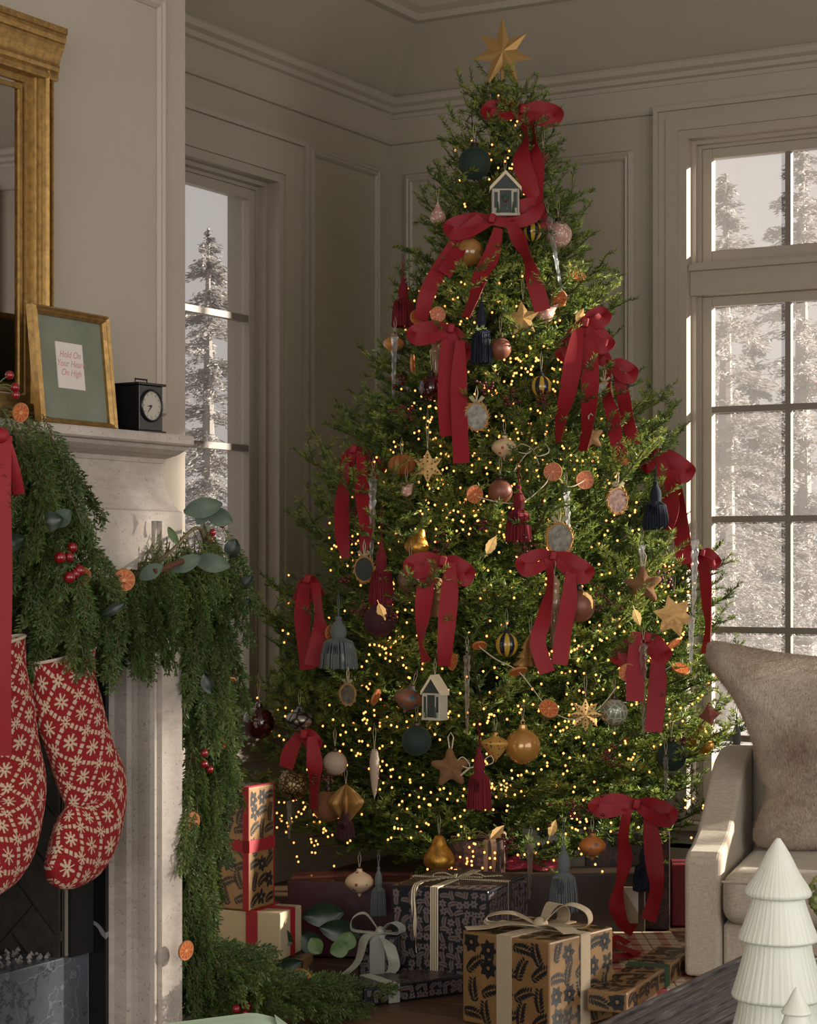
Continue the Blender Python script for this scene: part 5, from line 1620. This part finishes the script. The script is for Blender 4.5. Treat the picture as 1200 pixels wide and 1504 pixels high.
berry_cluster('six glossy red berries on the left garland swag', 1.26, [(88, 819, 8), (101, 818, 7), (106, 804, 7), (102, 848, 8), (110, 843, 6.5), (116, 838, 8)], (99, 832))
berry_cluster('three red berries above the mantel at the left edge', 1.20, [(14, 551, 6), (22, 569, 6), (23, 580, 6)], (-6, 566))
berry_cluster('dark red berries at the tip of the garland peak', 1.14, [(326, 770, 6), (312, 782, 6), (308, 792, 6), (334, 764, 5)], (296, 780))
berry_cluster('red berries in the garland on the floor', 1.22, [(356, 1468, 7), (364, 1478, 7), (347, 1482, 7), (360, 1488, 6)], (356, 1455))
berry_cluster('dark berries low in the garland column', 1.13, [(300, 1106, 6), (308, 1130, 6), (300, 1122, 6)], (296, 1112))
# velvet ribbon tied round the garland at the left edge
rt = thing('garland_ribbon', 'long crimson velvet ribbon hanging from the garland at the left edge', 'ribbon', onX(2, 640, 1.27))
def xpath(pts, hw):
    out = []
    for i, q in enumerate(pts):
        p = onX(q[0], q[1], q[2] if len(q) > 2 else 1.27)
        a, b = pts[max(i - 1, 0)], pts[min(i + 1, len(pts) - 1)]
        t = Vector((b[0] - a[0], -(b[1] - a[1]))).normalized()
        w = (RIGHT * t.y - UP * t.x) * hw * 0.00142
        out.append((p.x, p.y, p.z, w.x, w.y, w.z))
    return out
strip('tail', xpath([(2, 640, 1.27), (0, 720, 1.28), (2, 850, 1.28), (0, 980, 1.28), (1, 1110, 1.27)], 15), velvet, rt, rt.location)
strip('tail', xpath([(2, 636, 1.27), (12, 660, 1.285), (22, 695, 1.29), (28, 726, 1.285)], 8), velvet, rt, rt.location)
MB().sphere((0, 0, 0), 0.016, 10, 8).build('knot', velvet, rt, smooth=True)

# ================================================================== GIFTS
def sprig_print(mb, face, cell, leaf, rnd, dense=1.0, flower=0.3):
    """flat printed sprigs laid over a rectangle: face = (origin, u-vector, v-vector, normal) in box space"""
    o, U, V, N = face
    lu, lv = U.length, V.length
    un, vn = U / lu, V / lv
    def poly(c, pts):
        mb.add([o + un * min(max(x, 0.001), lu - 0.001) + vn * min(max(y, 0.001), lv - 0.001) + N * 0.0005 for x, y in pts], [tuple(range(len(pts)))])
    nx, ny = max(1, int(lu / cell + 0.5)), max(1, int(lv / cell + 0.5))
    for i in range(nx):
        for j in range(ny):
            if rnd.random() > dense: continue
            cx, cy_ = (i + 0.5 + rnd.uniform(-0.15, 0.15)) * lu / nx, (j + 0.5 + rnd.uniform(-0.15, 0.15)) * lv / ny
            if rnd.random() < flower:                     # veined round bloom
                n = rnd.randint(5, 7); r = cell * 0.52
                a0 = rnd.uniform(0, 6)
                for k in range(n):
                    a = a0 + 2 * PI * k / n
                    px, py = cx + math.cos(a) * r * 0.55, cy_ + math.sin(a) * r * 0.55
                    poly(None, [(px + math.cos(a + q) * r * e, py + math.sin(a + q) * r * e) for q, e in ((0, 0.5), (1.2, 0.32), (PI - 0.5, 0.42), (PI + 0.5, 0.42), (-1.2, 0.32))])
            else:
                a = rnd.uniform(-0.5, 0.5) + (PI / 2 if (i + j) % 2 else 0.2)
                L = cell * 1.0
                for k in range(7):
                    u = (k / 6 - 0.5) * L
                    bend = 0.25 * math.sin(k * 0.5)
                    bx, by = cx + math.cos(a) * u - math.sin(a) * bend * cell * 0.3, cy_ + math.sin(a) * u + math.cos(a) * bend * cell * 0.3
                    for sg in (-1, 1):
                        la = a + sg * 0.85
                        l = leaf * (1.1 - 0.5 * abs(k / 6 - 0.4))
                        dx, dy = math.cos(la), math.sin(la)
                        poly(None, [(bx, by), (bx + dx * l * 0.5 - dy * l * 0.22, by + dy * l * 0.5 + dx * l * 0.22), (bx + dx * l, by + dy * l), (bx + dx * l * 0.5 + dy * l * 0.22, by + dy * l * 0.5 - dx * l * 0.22)])
                e0, e1 = (cx - math.cos(a) * L / 2, cy_ - math.sin(a) * L / 2), (cx + math.cos(a) * L / 2, cy_ + math.sin(a) * L / 2)
                t_ = cell * 0.018
                poly(None, [(e0[0] - math.sin(a) * t_, e0[1] + math.cos(a) * t_), (e1[0] - math.sin(a) * t_, e1[1] + math.cos(a) * t_), (e1[0] + math.sin(a) * t_, e1[1] - math.cos(a) * t_), (e0[0] + math.sin(a) * t_, e0[1] - math.cos(a) * t_)])
def gift(label, near, ztop, h, ang, wl, wr, paper, pr=None, ribbons=(), name='gift_box', D=None):
    """near: pixel of the nearest top corner; ang: direction (deg) from the left corner to the near corner; wl/wr lengths of the left and right visible faces"""
    if D is None: D = (CAM.z - ztop) * F / (near[1] - HZ)
    Xn = (near[0] - 600) / F * D
    a = math.radians(ang)
    ex = Vector((math.cos(a), math.sin(a)))          # along left face towards the near corner (X, depth)
    ey = Vector((-math.sin(a), math.cos(a)))         # along right face away
    ctr = Vector((Xn, D)) - ex * wl / 2 + ey * wr / 2
    w = cl(ctr.x, ctr.y, ztop - h)
    t = thing(name, label, 'gift', w, TH + a, 'wrapped gifts round the tree')
    hx, hy = wl / 2, wr / 2
    MB().box(-hx, hx, -hy, hy, 0.0005, h).build('wrapped_box', paper, t, bevel=0.004, seg=2)
    if pr:
        pm_, cell, leaf, dense, fl = pr
        mb = MB(); rnd = random.Random(int(near[0]))
        e = 0.005
        for f in ((Vector((-hx + e, -hy, e)), Vector((wl - 2 * e, 0, 0)), Vector((0, 0, h - 2 * e)), Vector((0, -1, 0))), (Vector((hx, -hy + e, e)), Vector((0, wr - 2 * e, 0)), Vector((0, 0, h - 2 * e)), Vector((1, 0, 0))),
                  (Vector((-hx + e, -hy + e, h)), Vector((wl - 2 * e, 0, 0)), Vector((0, wr - 2 * e, 0)), Vector((0, 0, 1))), (Vector((-hx, -hy + e, e)), Vector((0, wr - 2 * e, 0)), Vector((0, 0, h - 2 * e)), Vector((-1, 0, 0)))):
            sprig_print(mb, f, cell, leaf, rnd, dense, fl)
        mb.build('printed_pattern', pm_, t, kind='stuff')
    for rb_ in ribbons:
        rm, ax, pos, rw = rb_[:4]
        th = 0.0022
        mb = MB()
        if ax == 'x':                                # band round the box across x at position pos (-1..1)
            c0 = pos * hx
            mb.box(c0 - rw, c0 + rw, -hy - th, hy + th, h, h + th).box(c0 - rw, c0 + rw, -hy - th, -hy, 0.001, h).box(c0 - rw, c0 + rw, hy, hy + th, 0.001, h)
        elif ax == 'y':
            c0 = pos * hy
            mb.box(-hx - th, hx + th, c0 - rw, c0 + rw, h + 0.0004, h + th + 0.0004).box(-hx - th, -hx, c0 - rw, c0 + rw, 0.001, h).box(hx, hx + th, c0 - rw, c0 + rw, 0.001, h)
        else:                                        # belt round the sides at height pos*h
            c0 = pos * h
            mb.box(-hx - th, hx + th, -hy - th, -hy, c0 - rw, c0 + rw).box(-hx - th, hx + th, hy, hy + th, c0 - rw, c0 + rw).box(-hx - th, -hx, -hy, hy, c0 - rw, c0 + rw).box(hx, hx + th, -hy, hy, c0 - rw, c0 + rw)
        mb.build('ribbon_band', rm, t)
    return t
def local_bow(t, c, m, loops, tails, rw):
    """bow in box space; loops: list of (direction xy, length, rise); tails: list of point lists (x,y,z)"""
    c = Vector(c)
    for (dx, dy), L, rise in loops:
        d = Vector((dx, dy, 0)).normalized(); s = Vector((-d.y, d.x, 0)) * rw
        pts = [c, c + d * L * 0.5 + UP * rise, c + d * L * 0.95 + UP * rise * 0.8, c + d * L + UP * rise * 0.2, c + d * L * 0.6 - UP * 0.0 + UP * 0.003, c + UP * 0.002]
        wd = [0.4, 0.9, 1.0, 1.0, 0.9, 0.4]
        strip('loop', [tuple(p) + tuple(s * k) for p, k in zip(pts, wd)], m, t, (0, 0, 0), curl=0.0)
    for pts in tails:
        path = []
        for i, p in enumerate(pts):
            tg = Vector(pts[min(i + 1, len(pts) - 1)]) - Vector(pts[max(i - 1, 0)])
            s = tg.cross(Vector(p[3:6]) if len(p) > 3 else UP)
            if s.length < 1e-4: s = Vector((1, 0, 0))
            path.append(tuple(p[:3]) + tuple(s.normalized() * rw))
        strip('tail', path, m, t, (0, 0, 0), curl=0.0)
    MB().sphere(c + UP * 0.004, rw * 0.8, 10, 8).build('knot', m, t, smooth=True)

kraft_p = mat('kraft_paper', (128, 97, 60), 0.4, var=0.05, vscale=20, coat=0.15)
navy_p = mat('navy_paper', (22, 24, 32), 0.3, coat=0.3)
brown_p = mat('dark_brown_paper', (52, 38, 28), 0.45)
wine_p = mat('wine_paper', (62, 22, 28), 0.35, coat=0.2)
choco_p = mat('brown_floral_paper', (48, 30, 26), 0.4)
cream_p = mat('cream_paper', (166, 150, 120), 0.55)
white_p = mat('white_paper', (206, 198, 186), 0.6)
ink_m = mat('black_print', (26, 28, 30), 0.4)
mauve_ink = mat('mauve_print', (100, 87, 84), 0.4)
rust_ink = mat('rust_print', (96, 62, 54), 0.45)
linen_m = mat('linen_ribbon', (172, 155, 128), 0.9, bump=0.2, bscale=300)
tan_m = mat('tan_ribbon', (150, 118, 92), 0.8)
silver_r = mat('sage_satin', (140, 142, 130), 0.4, sheen=0.2)
green_r = mat('green_ribbon', (38, 66, 44), 0.7)
def strp_c(nt, b):
    tc = nt.nodes.new('ShaderNodeTexCoord'); sp = nt.nodes.new('ShaderNodeSeparateXYZ'); nt.links.new(tc.outputs['Object'], sp.inputs[0])
    x = X(nt, sp.outputs[0]); y = X(nt, sp.outputs[1])
    f = ((x + 0.0) / 0.006).fr().gt(0.62)
    set_color(nt, b, mixc(nt, f, (206, 190, 158), (40, 34, 30)))
strp_m = mat('striped_ribbon', (200, 184, 150), 0.8, custom=strp_c)

# stack at the left: floral box, cream box, tall kraft box
gift('flat floral kraft gift at the bottom of the left stack', (428, 1408), 0.08, 0.08, -18, 0.22, 0.16, kraft_p, (ink_m, 0.05, 0.014, 1, 0.3), D=5.22)
g = gift('cream paper gift tied with crimson ribbon under the tall kraft one', (412, 1347), 0.205, 0.122, -20, 0.19, 0.14, cream_p, None, [(velvet, 'x', 0.15, 0.016), (velvet, 'y', 0.1, 0.014)], D=5.25)
gift('tall kraft gift with black floral print and crossed crimson ribbon', (366, 1172), 0.525, 0.318, -27, 0.13, 0.125, kraft_p, (ink_m, 0.044, 0.016, 1, 0.35), [(velvet, 'x', 0.86, 0.009), (velvet, 'z', 0.52, 0.016)], D=5.27)
gift('shiny burgundy gift behind the striped ribbon box', (600, 1293), 0.215, 0.213, -4, 0.34, 0.20, wine_p, None, (), D=5.70)
g = gift('large navy floral gift with black and cream striped ribbon', (717, 1309), 0.262, 0.26, -22, 0.27, 0.32, navy_p, (mauve_ink, 0.022, 0.0095, 0.97, 0.5), [(strp_m, 'x', -0.10, 0.011), (strp_m, 'y', 0.05, 0.010)])
local_bow(g, (-0.013, 0.0, 0.264), strp_m, [((-1, -0.2), 0.06, 0.012), ((1, 0.3), 0.07, 0.012)], [[(-0.013, 0, 0.266), (-0.04, -0.06, 0.268), (-0.065, -0.165, 0.262), (-0.065, -0.168, 0.18), (-0.062, -0.166, 0.09)], [(-0.013, 0, 0.266), (0.05, 0.02, 0.268), (0.09, 0.07, 0.266)]], 0.009)
g = gift('small brown floral gift with tan bow behind the navy one', (735, 1240), 0.30, 0.298, -12, 0.155, 0.13, choco_p, (rust_ink, 0.035, 0.012, 0.95, 0.5), [(tan_m, 'x', 0.45, 0.006), (tan_m, 'y', 0.0, 0.006)], D=5.92)
local_bow(g, (0.035, 0, 0.302), tan_m, [((-1, -0.3), 0.06, 0.015), ((1, -0.4), 0.05, 0.02)], [[(0.035, 0, 0.304), (0.05, -0.05, 0.305), (0.06, -0.072, 0.28), (0.058, -0.073, 0.19)]], 0.008)
g = gift('flat navy floral gift lying in front on the floor', (535, 1452), 0.047, 0.046, -58, 0.14, 0.30, navy_p, (mauve_ink, 0.021, 0.009, 0.97, 0.5), [(silver_r, 'y', -0.42, 0.016)])
g = gift('little navy floral gift with a sage satin bow', (583, 1380), 0.135, 0.134, -14, 0.105, 0.08, navy_p, (mauve_ink, 0.021, 0.009, 0.97, 0.5), [(silver_r, 'x', 0.0, 0.020)], D=5.30)
local_bow(g, (0.0, -0.01, 0.137), silver_r, [((-1, -0.2), 0.075, 0.05), ((1, -0.3), 0.065, 0.03)], [[(0, -0.01, 0.139), (-0.03, -0.05, 0.13), (-0.045, -0.075, 0.07), (-0.09, -0.1, 0.03)], [(0, -0.01, 0.139), (0.03, -0.045, 0.12), (0.05, -0.06, 0.06), (0.02, -0.075, 0.03)]], 0.017)
g = gift('kraft gift with bold black leaf print and linen bow in front', (807, 1385), 0.22, 0.219, -39, 0.255, 0.268, kraft_p, (ink_m, 0.050, 0.019, 1, 0.34), [(linen_m, 'x', -0.02, 0.022), (linen_m, 'y', 0.1, 0.020)])
local_bow(g, (0.0, 0.01, 0.224), linen_m, [((-0.9, -0.5), 0.13, 0.03), ((0.9, 0.35), 0.12, 0.055), ((0.3, 1), 0.07, 0.05)], [[(0, 0.01, 0.226), (-0.05, -0.05, 0.235), (-0.09, -0.09, 0.226), (-0.125, -0.125, 0.224)], [(0, 0.01, 0.226), (0.06, 0.0, 0.235), (0.12, -0.03, 0.226)]], 0.024)
gift('long plain dark brown gift behind the slate tassel', (948, 1285), 0.20, 0.199, 1, 0.42, 0.16, brown_p, None, (), D=5.95)
gift('tall dark floral gift at the right behind the ribbon tails', (984, 1236), 0.29, 0.289, -7, 0.255, 0.10, choco_p, (rust_ink, 0.04, 0.013, 0.9, 0.6), [(brown_p, 'x', 0.15, 0.03)], D=6.14)
gift('white gift half hidden under the low branches', (862, 1236), 0.295, 0.294, -2, 0.20, 0.12, white_p, None, (), D=6.34)
def plaid_c(nt, b):
    (x, y, z), _ = coords(nt)
    def bands(v):
        u = (v / 0.085).fr()
        return u.lt(0.30), (u - 0.62).abs().lt(0.02)
    a1, a2 = bands(x + 0.5); b1, b2 = bands(y + 0.5)
    c = mixc(nt, (a1 * 0.5) + (b1 * 0.42), (216, 200, 168), (160, 24, 42))
    c = mixc(nt, (a2.max(b2)) * 0.85, c, (62, 30, 34))
    set_color(nt, b, c)
plaid_p = mat('plaid_paper', (210, 190, 160), 0.5, custom=plaid_c)
pl = thing('gift_box', 'flat cream gift with red plaid paper by the armchair', 'gift', cl(0.612, 5.51), TH, 'wrapped gifts round the tree')
MB().box(-0.152, 0.150, -0.40, 0.40, 0.0005, 0.04).build('wrapped_box', plaid_p, pl, bevel=0.004)
g = gift('flat kraft leaf print gift with green ribbon by the table', (921, 1460), 0.092, 0.05, -23, 0.10, 0.61, kraft_p, (ink_m, 0.048, 0.018, 1, 0.34), [(green_r, 'y', 0.12, 0.020)], D=4.81)
# red ribbon lying on the plaid gift, pink tissue, envelope
def onZ(px, py, z): return P(px, py, (CAM.z - z) * F / (py - HZ))
rr_ = thing('loose_ribbon', 'crumpled crimson ribbon lying on the plaid gift', 'ribbon', onZ(905, 1400, 0.042))
def flat_ribbon(parent, pts, hw, m, nm='band'):
    o = Vector(parent.location); path = []
    for i, p in enumerate(pts):
        t_ = (pts[min(i + 1, len(pts) - 1)] - pts[max(i - 1, 0)])
        s = t_.cross(Vector((0.2, -0.3, 1))).normalized() * hw
        path.append(tuple(p) + tuple(s))
    strip(nm, path, m, parent, o, curl=0.0)
flat_ribbon(rr_, [onZ(868, 1412, 0.048), onZ(892, 1406, 0.060), onZ(918, 1404, 0.050), onZ(940, 1402, 0.058)], 0.016, velvet)
flat_ribbon(rr_, [onZ(938, 1402, 0.055), onZ(920, 1394, 0.065), onZ(900, 1386, 0.050), onZ(906, 1377, 0.062), onZ(922, 1386, 0.050)], 0.014, velvet)
tissue = mat('pink_tissue', (190, 60, 84), 0.8, sub=0)
for lb, pts in (('crumpled pink tissue paper between the gifts', [(742, 1262, 6.1), (752, 1270, 6.08), (775, 1272, 6.08), (800, 1274, 6.06), (822, 1282, 6.05)]),):
    o0 = P(*pts[0]); t = thing('tissue_paper', lb, 'tissue paper', o0)
    flat_ribbon(t, [P(*q) + Vector((0, 0, 0.01 * (i % 2))) for i, q in enumerate(pts)], 0.05, tissue, 'sheet')
bx_ = gift('bright red gift squeezed behind the armchair arm', (1035, 1302), 0.19, 0.189, -5, 0.10, 0.12, mat('red_paper', (120, 24, 36), 0.5), None, (), D=6.20)
ev = thing('envelope', 'small cream gold envelope leaning on the brown gift', 'envelope', P(926, 1366, 5.90), TH, None)
MB().prism([(-0.024, 0.02), (0.022, 0.02), (0.022, 0.125), (-0.024, 0.125)], -0.004, 0.0, axis='y').build('sleeve', cream_p, ev)
MB().prism([(-0.024, 0.125), (0.022, 0.05), (0.022, 0.125)], -0.006, -0.0042, axis='y').build('flap', white_p, ev)

# ================================================================== ARMCHAIR AND PILLOW
def linen_c(nt, b):
    n1 = noise(nt, 420, detail=2, stretch=(1, 1, 0.15)); n2 = noise(nt, 420, detail=2, stretch=(0.15, 0.15, 1))
    w = n1 * 0.5 + n2 * 0.5
    set_color(nt, b, ramp(nt, w, [(0.3, (150, 136, 118)), (0.7, (188, 176, 158))])); set_bump(nt, b, w, 0.35, 0.002)
linen = mat('cream_linen', (170, 158, 140), 0.95, sheen=0.2, custom=linen_c)
ac = thing('armchair', 'cream linen armchair with sloping arms at right', 'armchair', cl(0.705, 5.22), TH - math.radians(17))
arm = [(0.0, 0.05), (0.0, 0.35), (0.03, 0.366), (0.10, 0.374), (0.20, 0.398), (0.30, 0.448), (0.40, 0.512), (0.50, 0.556), (0.62, 0.58), (0.74, 0.58), (0.74, 0.05)]
for x0 in (0.0, 0.70):
    MB().prism(arm, x0, x0 + 0.092, axis='x').build('arm', linen, ac, bevel=0.012, seg=3, smooth=False)
MB().box(0.094, 0.698, 0.03, 0.74, 0.05, 0.185).build('seat_rail', linen, ac, bevel=0.01)
sc_me = MB().box(0.097, 0.697, -0.03, 0.578, 0.188, 0.322).build('seat_cushion', linen, ac, bevel=0.042, seg=5, smooth=True)
MB().tube([(0.10, -0.031, 0.30), (0.40, -0.034, 0.302), (0.69, -0.031, 0.30)], 0.003, 6).build('piping', linen, ac, smooth=True)
MB().box(0.094, 0.698, 0.58, 0.74, 0.185, 0.80).build('back', linen, ac, bevel=0.04, seg=4, smooth=True)
for x0 in (0.03, 0.74):
    for y0 in (0.05, 0.67):
        MB().lathe([(0.016, 0.0), (0.022, 0.05)], 10, (x0, y0, 0)).build('leg', mat('dark_leg', (50, 36, 26), 0.5), ac)

def fur_c(nt, b):
    n = noise(nt, 5, detail=3)
    f = noise(nt, 260, detail=2, stretch=(1, 1, 0.25))
    set_color(nt, b, ramp(nt, n * 0.75 + f * 0.25, [(0.32, (118, 98, 80)), (0.5, (164, 148, 130)), (0.68, (196, 182, 166))])); set_bump(nt, b, f, 0.9, 0.006)
fur_m = mat('taupe_fur', (150, 130, 112), 0.95, sheen=0.6, custom=fur_c)
pw = thing('fur_pillow', 'taupe faux fur pillow propped on the armchair', 'pillow', P(1168, 1245, 5.55), TH)
outl = [(1040, 946), (1052, 941), (1075, 945), (1110, 952), (1160, 960), (1230, 966), (1300, 966), (1318, 985), (1306, 1080), (1300, 1180), (1305, 1236), (1260, 1246), (1200, 1248), (1140, 1247), (1112, 1240), (1106, 1222), (1118, 1190), (1128, 1165), (1120, 1145), (1112, 1110), (1098, 1070), (1080, 1030), (1058, 998), (1040, 972)]
ol = smooth_path([((x - 1168), (1245 - y)) for x, y in outl + [outl[0]]], 3)[:-1]
sc_ = 5.55 / F
cx0, cz0 = (1195 - 1168), (1245 - 1098)
vs, fs = [], []
N = len(ol); ks = [0.0, 0.2, 0.4, 0.6, 0.75, 0.87, 0.95, 1.0]
for sg in (-1, 1):
    for k in ks:
        for i in range(N):
            x = cx0 + (ol[i][0] - cx0) * max(k, 0.002); z_ = cz0 + (ol[i][1] - cz0) * max(k, 0.002)
            th_ = 0.085 * (1 - k ** 2.6) ** 0.55 if k < 1 else 0.0
            vs.append((x * sc_, sg * th_ * (1 if sg < 0 else 0.6) + 0.045 * (z_ * sc_), z_ * sc_))
q = len(ks) * N
for sdi in range(2):
    for j in range(len(ks) - 1):
        for i in range(N):
            i2 = (i + 1) % N
            fs.append((sdi * q + j * N + i, sdi * q + j * N + i2, sdi * q + (j + 1) * N + i2, sdi * q + (j + 1) * N + i))
mb = MB(); mb.add(vs, fs); pill = mb.build('pillow_body', fur_m, pw, smooth=True, weld=True)
rf = random.Random(3)
me = pill.data
fv, ff = [], []
polys = [p for p in me.polygons if p.area > 1e-7]
wts = np.cumsum([p.area for p in polys]); tot = wts[-1]
for k in range(26000):
    p = polys[int(np.searchsorted(wts, rf.random() * tot))]
    vv = [me.vertices[i].co for i in p.vertices]
    a, b_ = rf.random(), rf.random()
    if a + b_ > 1: a, b_ = 1 - a, 1 - b_
    tri = (vv[0], vv[1], vv[2]) if len(vv) == 3 or rf.random() < 0.5 else (vv[0], vv[2], vv[3])
    c = tri[0] + (tri[1] - tri[0]) * a + (tri[2] - tri[0]) * b_
    n = p.normal
    d = (n + Vector((rf.gauss(0, 0.35), rf.gauss(0, 0.35), -0.55 + rf.gauss(0, 0.3)))).normalized() * rf.uniform(0.006, 0.012)
    w = d.cross(Vector((rf.uniform(-1, 1), rf.uniform(-1, 1), rf.uniform(-1, 1)))).normalized() * 0.0006
    o = len(fv); fv += [c + w, c - w, c + d]; ff.append((o, o + 1, o + 2))
fm = bpy.data.meshes.new('fur'); fm.from_pydata([tuple(v) for v in fv], [], ff); fm.materials.append(fur_m); fm.update()
link('fur', fm, pw, kind='stuff')

# ================================================================== COFFEE TABLE, CERAMIC TREES, PLANT
def ctw_c(nt, b):
    n = noise(nt, 22, detail=6, stretch=(14, 0.6, 1))
    n2 = noise(nt, 4, detail=3, stretch=(3, 0.5, 1))
    set_color(nt, b, ramp(nt, n * 0.7 + n2 * 0.3, [(0.32, (44, 39, 38)), (0.5, (92, 85, 82)), (0.7, (142, 134, 130))])); set_bump(nt, b, n, 0.8, 0.004)
ctw = mat('weathered_oak', (80, 74, 72), 0.6, custom=ctw_c)
ct = thing('coffee_table', 'weathered dark ribbed wooden coffee table in the lower right corner', 'table', (3.25, -4.05, 0))
tt = MB()
x = 2.645 - 3.25
rt_ = random.Random(2)
top = MB()
while x < 0.60:
    w = rt_.uniform(0.007, 0.014)
    MB().box(x, min(x + w - 0.0022, 0.605), -0.74, 0.75, 0.395, 0.42 - rt_.uniform(0, 0.006)).build('slat', ctw, ct)
    x += w
MB().box(-0.600, 0.600, -0.735, 0.745, 0.355, 0.395).build('table_core', mat('dark_core', (30, 26, 25), 0.8), ct)
for sx in (-0.56, 0.56):
    for sy in (-0.69, 0.70):
        MB().box(sx - 0.035, sx + 0.035, sy - 0.035, sy + 0.035, 0.0, 0.355).build('leg', ctw, ct, bevel=0.003)
cer = mat('sage_white_ceramic', (206, 208, 194), 0.45, bump=0.25, bscale=90, stretch=(1, 1, 0.08))
def ceramic(label, px, ptop, D, k, name='ceramic_tree', zb=0.4205):
    s = D / F * k
    top_ = P(px, ptop, D)
    t = thing(name, label, 'ceramic tree', (top_.x, top_.y, zb), TH, 'white ceramic trees on the coffee table')
    H = top_.z - zb
    tiers = [(0, 4, 86, 48), (78, 33, 151, 58), (142, 42, 236, 68), (226, 52, 330, 76)]
    n = 0
    for y0, r0, y1, r1 in tiers:
        if y0 * s > H: break
        zt, zb_ = H - y0 * s, max(0.0, H - y1 * s)
        r0, r1 = r0 * s, r1 * s
        h = zt - zb_
        pr = [(r1 * 0.80, zb_ + h * 0.06), (r1 * 0.93, zb_ + 0.001), (r1, zb_ + h * 0.05), (r1 * 0.97, zb_ + h * 0.14), (r0 + (r1 - r0) * 0.62, zb_ + h * 0.42), (r0 + (r1 - r0) * 0.30, zb_ + h * 0.74), (r0 * 1.0 + r1 * 0.04, zb_ + h * 0.95), (r0 * 0.6, zt), (0.0003, zt)]
        MB().lathe(smooth_path(pr, 3), 200, lobe=lambda a, z: 1 + 0.006 * math.sin(67 * a + 9 * z) + 0.006 * math.sin(41 * a + 1.3) + 0.010 * math.sin(5 * a + 20 * z)).build('tier', cer, t, smooth=True)
    return t
ceramic('large tiered white ceramic tree on the coffee table', 1143, 1231, 2.82, 1.0)
ceramic('small white ceramic tree in front of the large one', 1170, 1450, 2.50, 0.46)
fl_m = mat('pale_hydrangea', (146, 152, 96), 0.8, var=0.2, vscale=40)
fb = thing('flower_bunch', 'pale green flower bunch at the right picture edge', 'flowers', P(1222, 1420, 2.95))
fb.location.z = 0.4205
zc_ = P(1222, 1315, 2.95).z - 0.4205
fm_ = MB(); rq = random.Random(8)
for k in range(240):
    v = Vector((rq.gauss(0, 1), rq.gauss(0, 1), rq.gauss(0, 1))).normalized() * 0.036 * rq.uniform(0.85, 1.0)
    n = v.normalized(); a = n.cross(Vector((0.2, 0.3, 1))).normalized() * 0.006; b_ = n.cross(a).normalized() * 0.006
    c = v + Vector((0, 0, zc_))
    fm_.add([c + a, c + b_, c - a, c - b_, c + n * 0.003], [(0, 1, 4), (1, 2, 4), (2, 3, 4), (3, 0, 4)])
fm_.build('petals', fl_m, fb, kind='stuff')
MB().tube([(0, 0, 0.06), (0, 0, zc_)], 0.003, 6).build('stalk', lime_m, fb)
MB().lathe([(0.028, 0), (0.034, 0.03), (0.030, 0.07), (0.022, 0.10), (0.024, 0.11)], 20).build('vase', cer, fb, smooth=True)

# green velvet chair in the foreground, only its back rising into view
gv_m = mat('sage_velvet', (112, 128, 106), 0.8, sheen=0.5)
gc = thing('accent_chair', 'sage green velvet chair back rising at the lower left', 'chair', cl(-0.20, 2.05), TH + 0.12)
bk = [(-0.30, 0.30), (-0.30, 0.60), (-0.24, 0.616), (-0.10, 0.632), (0.04, 0.646), (0.065, 0.645), (0.082, 0.632), (0.088, 0.60), (0.088, 0.30)]
MB().prism(bk, -0.035, 0.035, axis='y').build('backrest', gv_m, gc, bevel=0.02, seg=4, smooth=True)
MB().box(-0.30, 0.09, -0.42, -0.036, 0.30, 0.40).build('seat', gv_m, gc, bevel=0.03, seg=3, smooth=True)
for lx in (-0.27, 0.06):
    for ly in (-0.39, -0.0):
        MB().lathe([(0.012, 0), (0.018, 0.30)], 10, (lx, ly, 0)).build('leg', mat('dark_leg', (50, 36, 26), 0.5), gc)
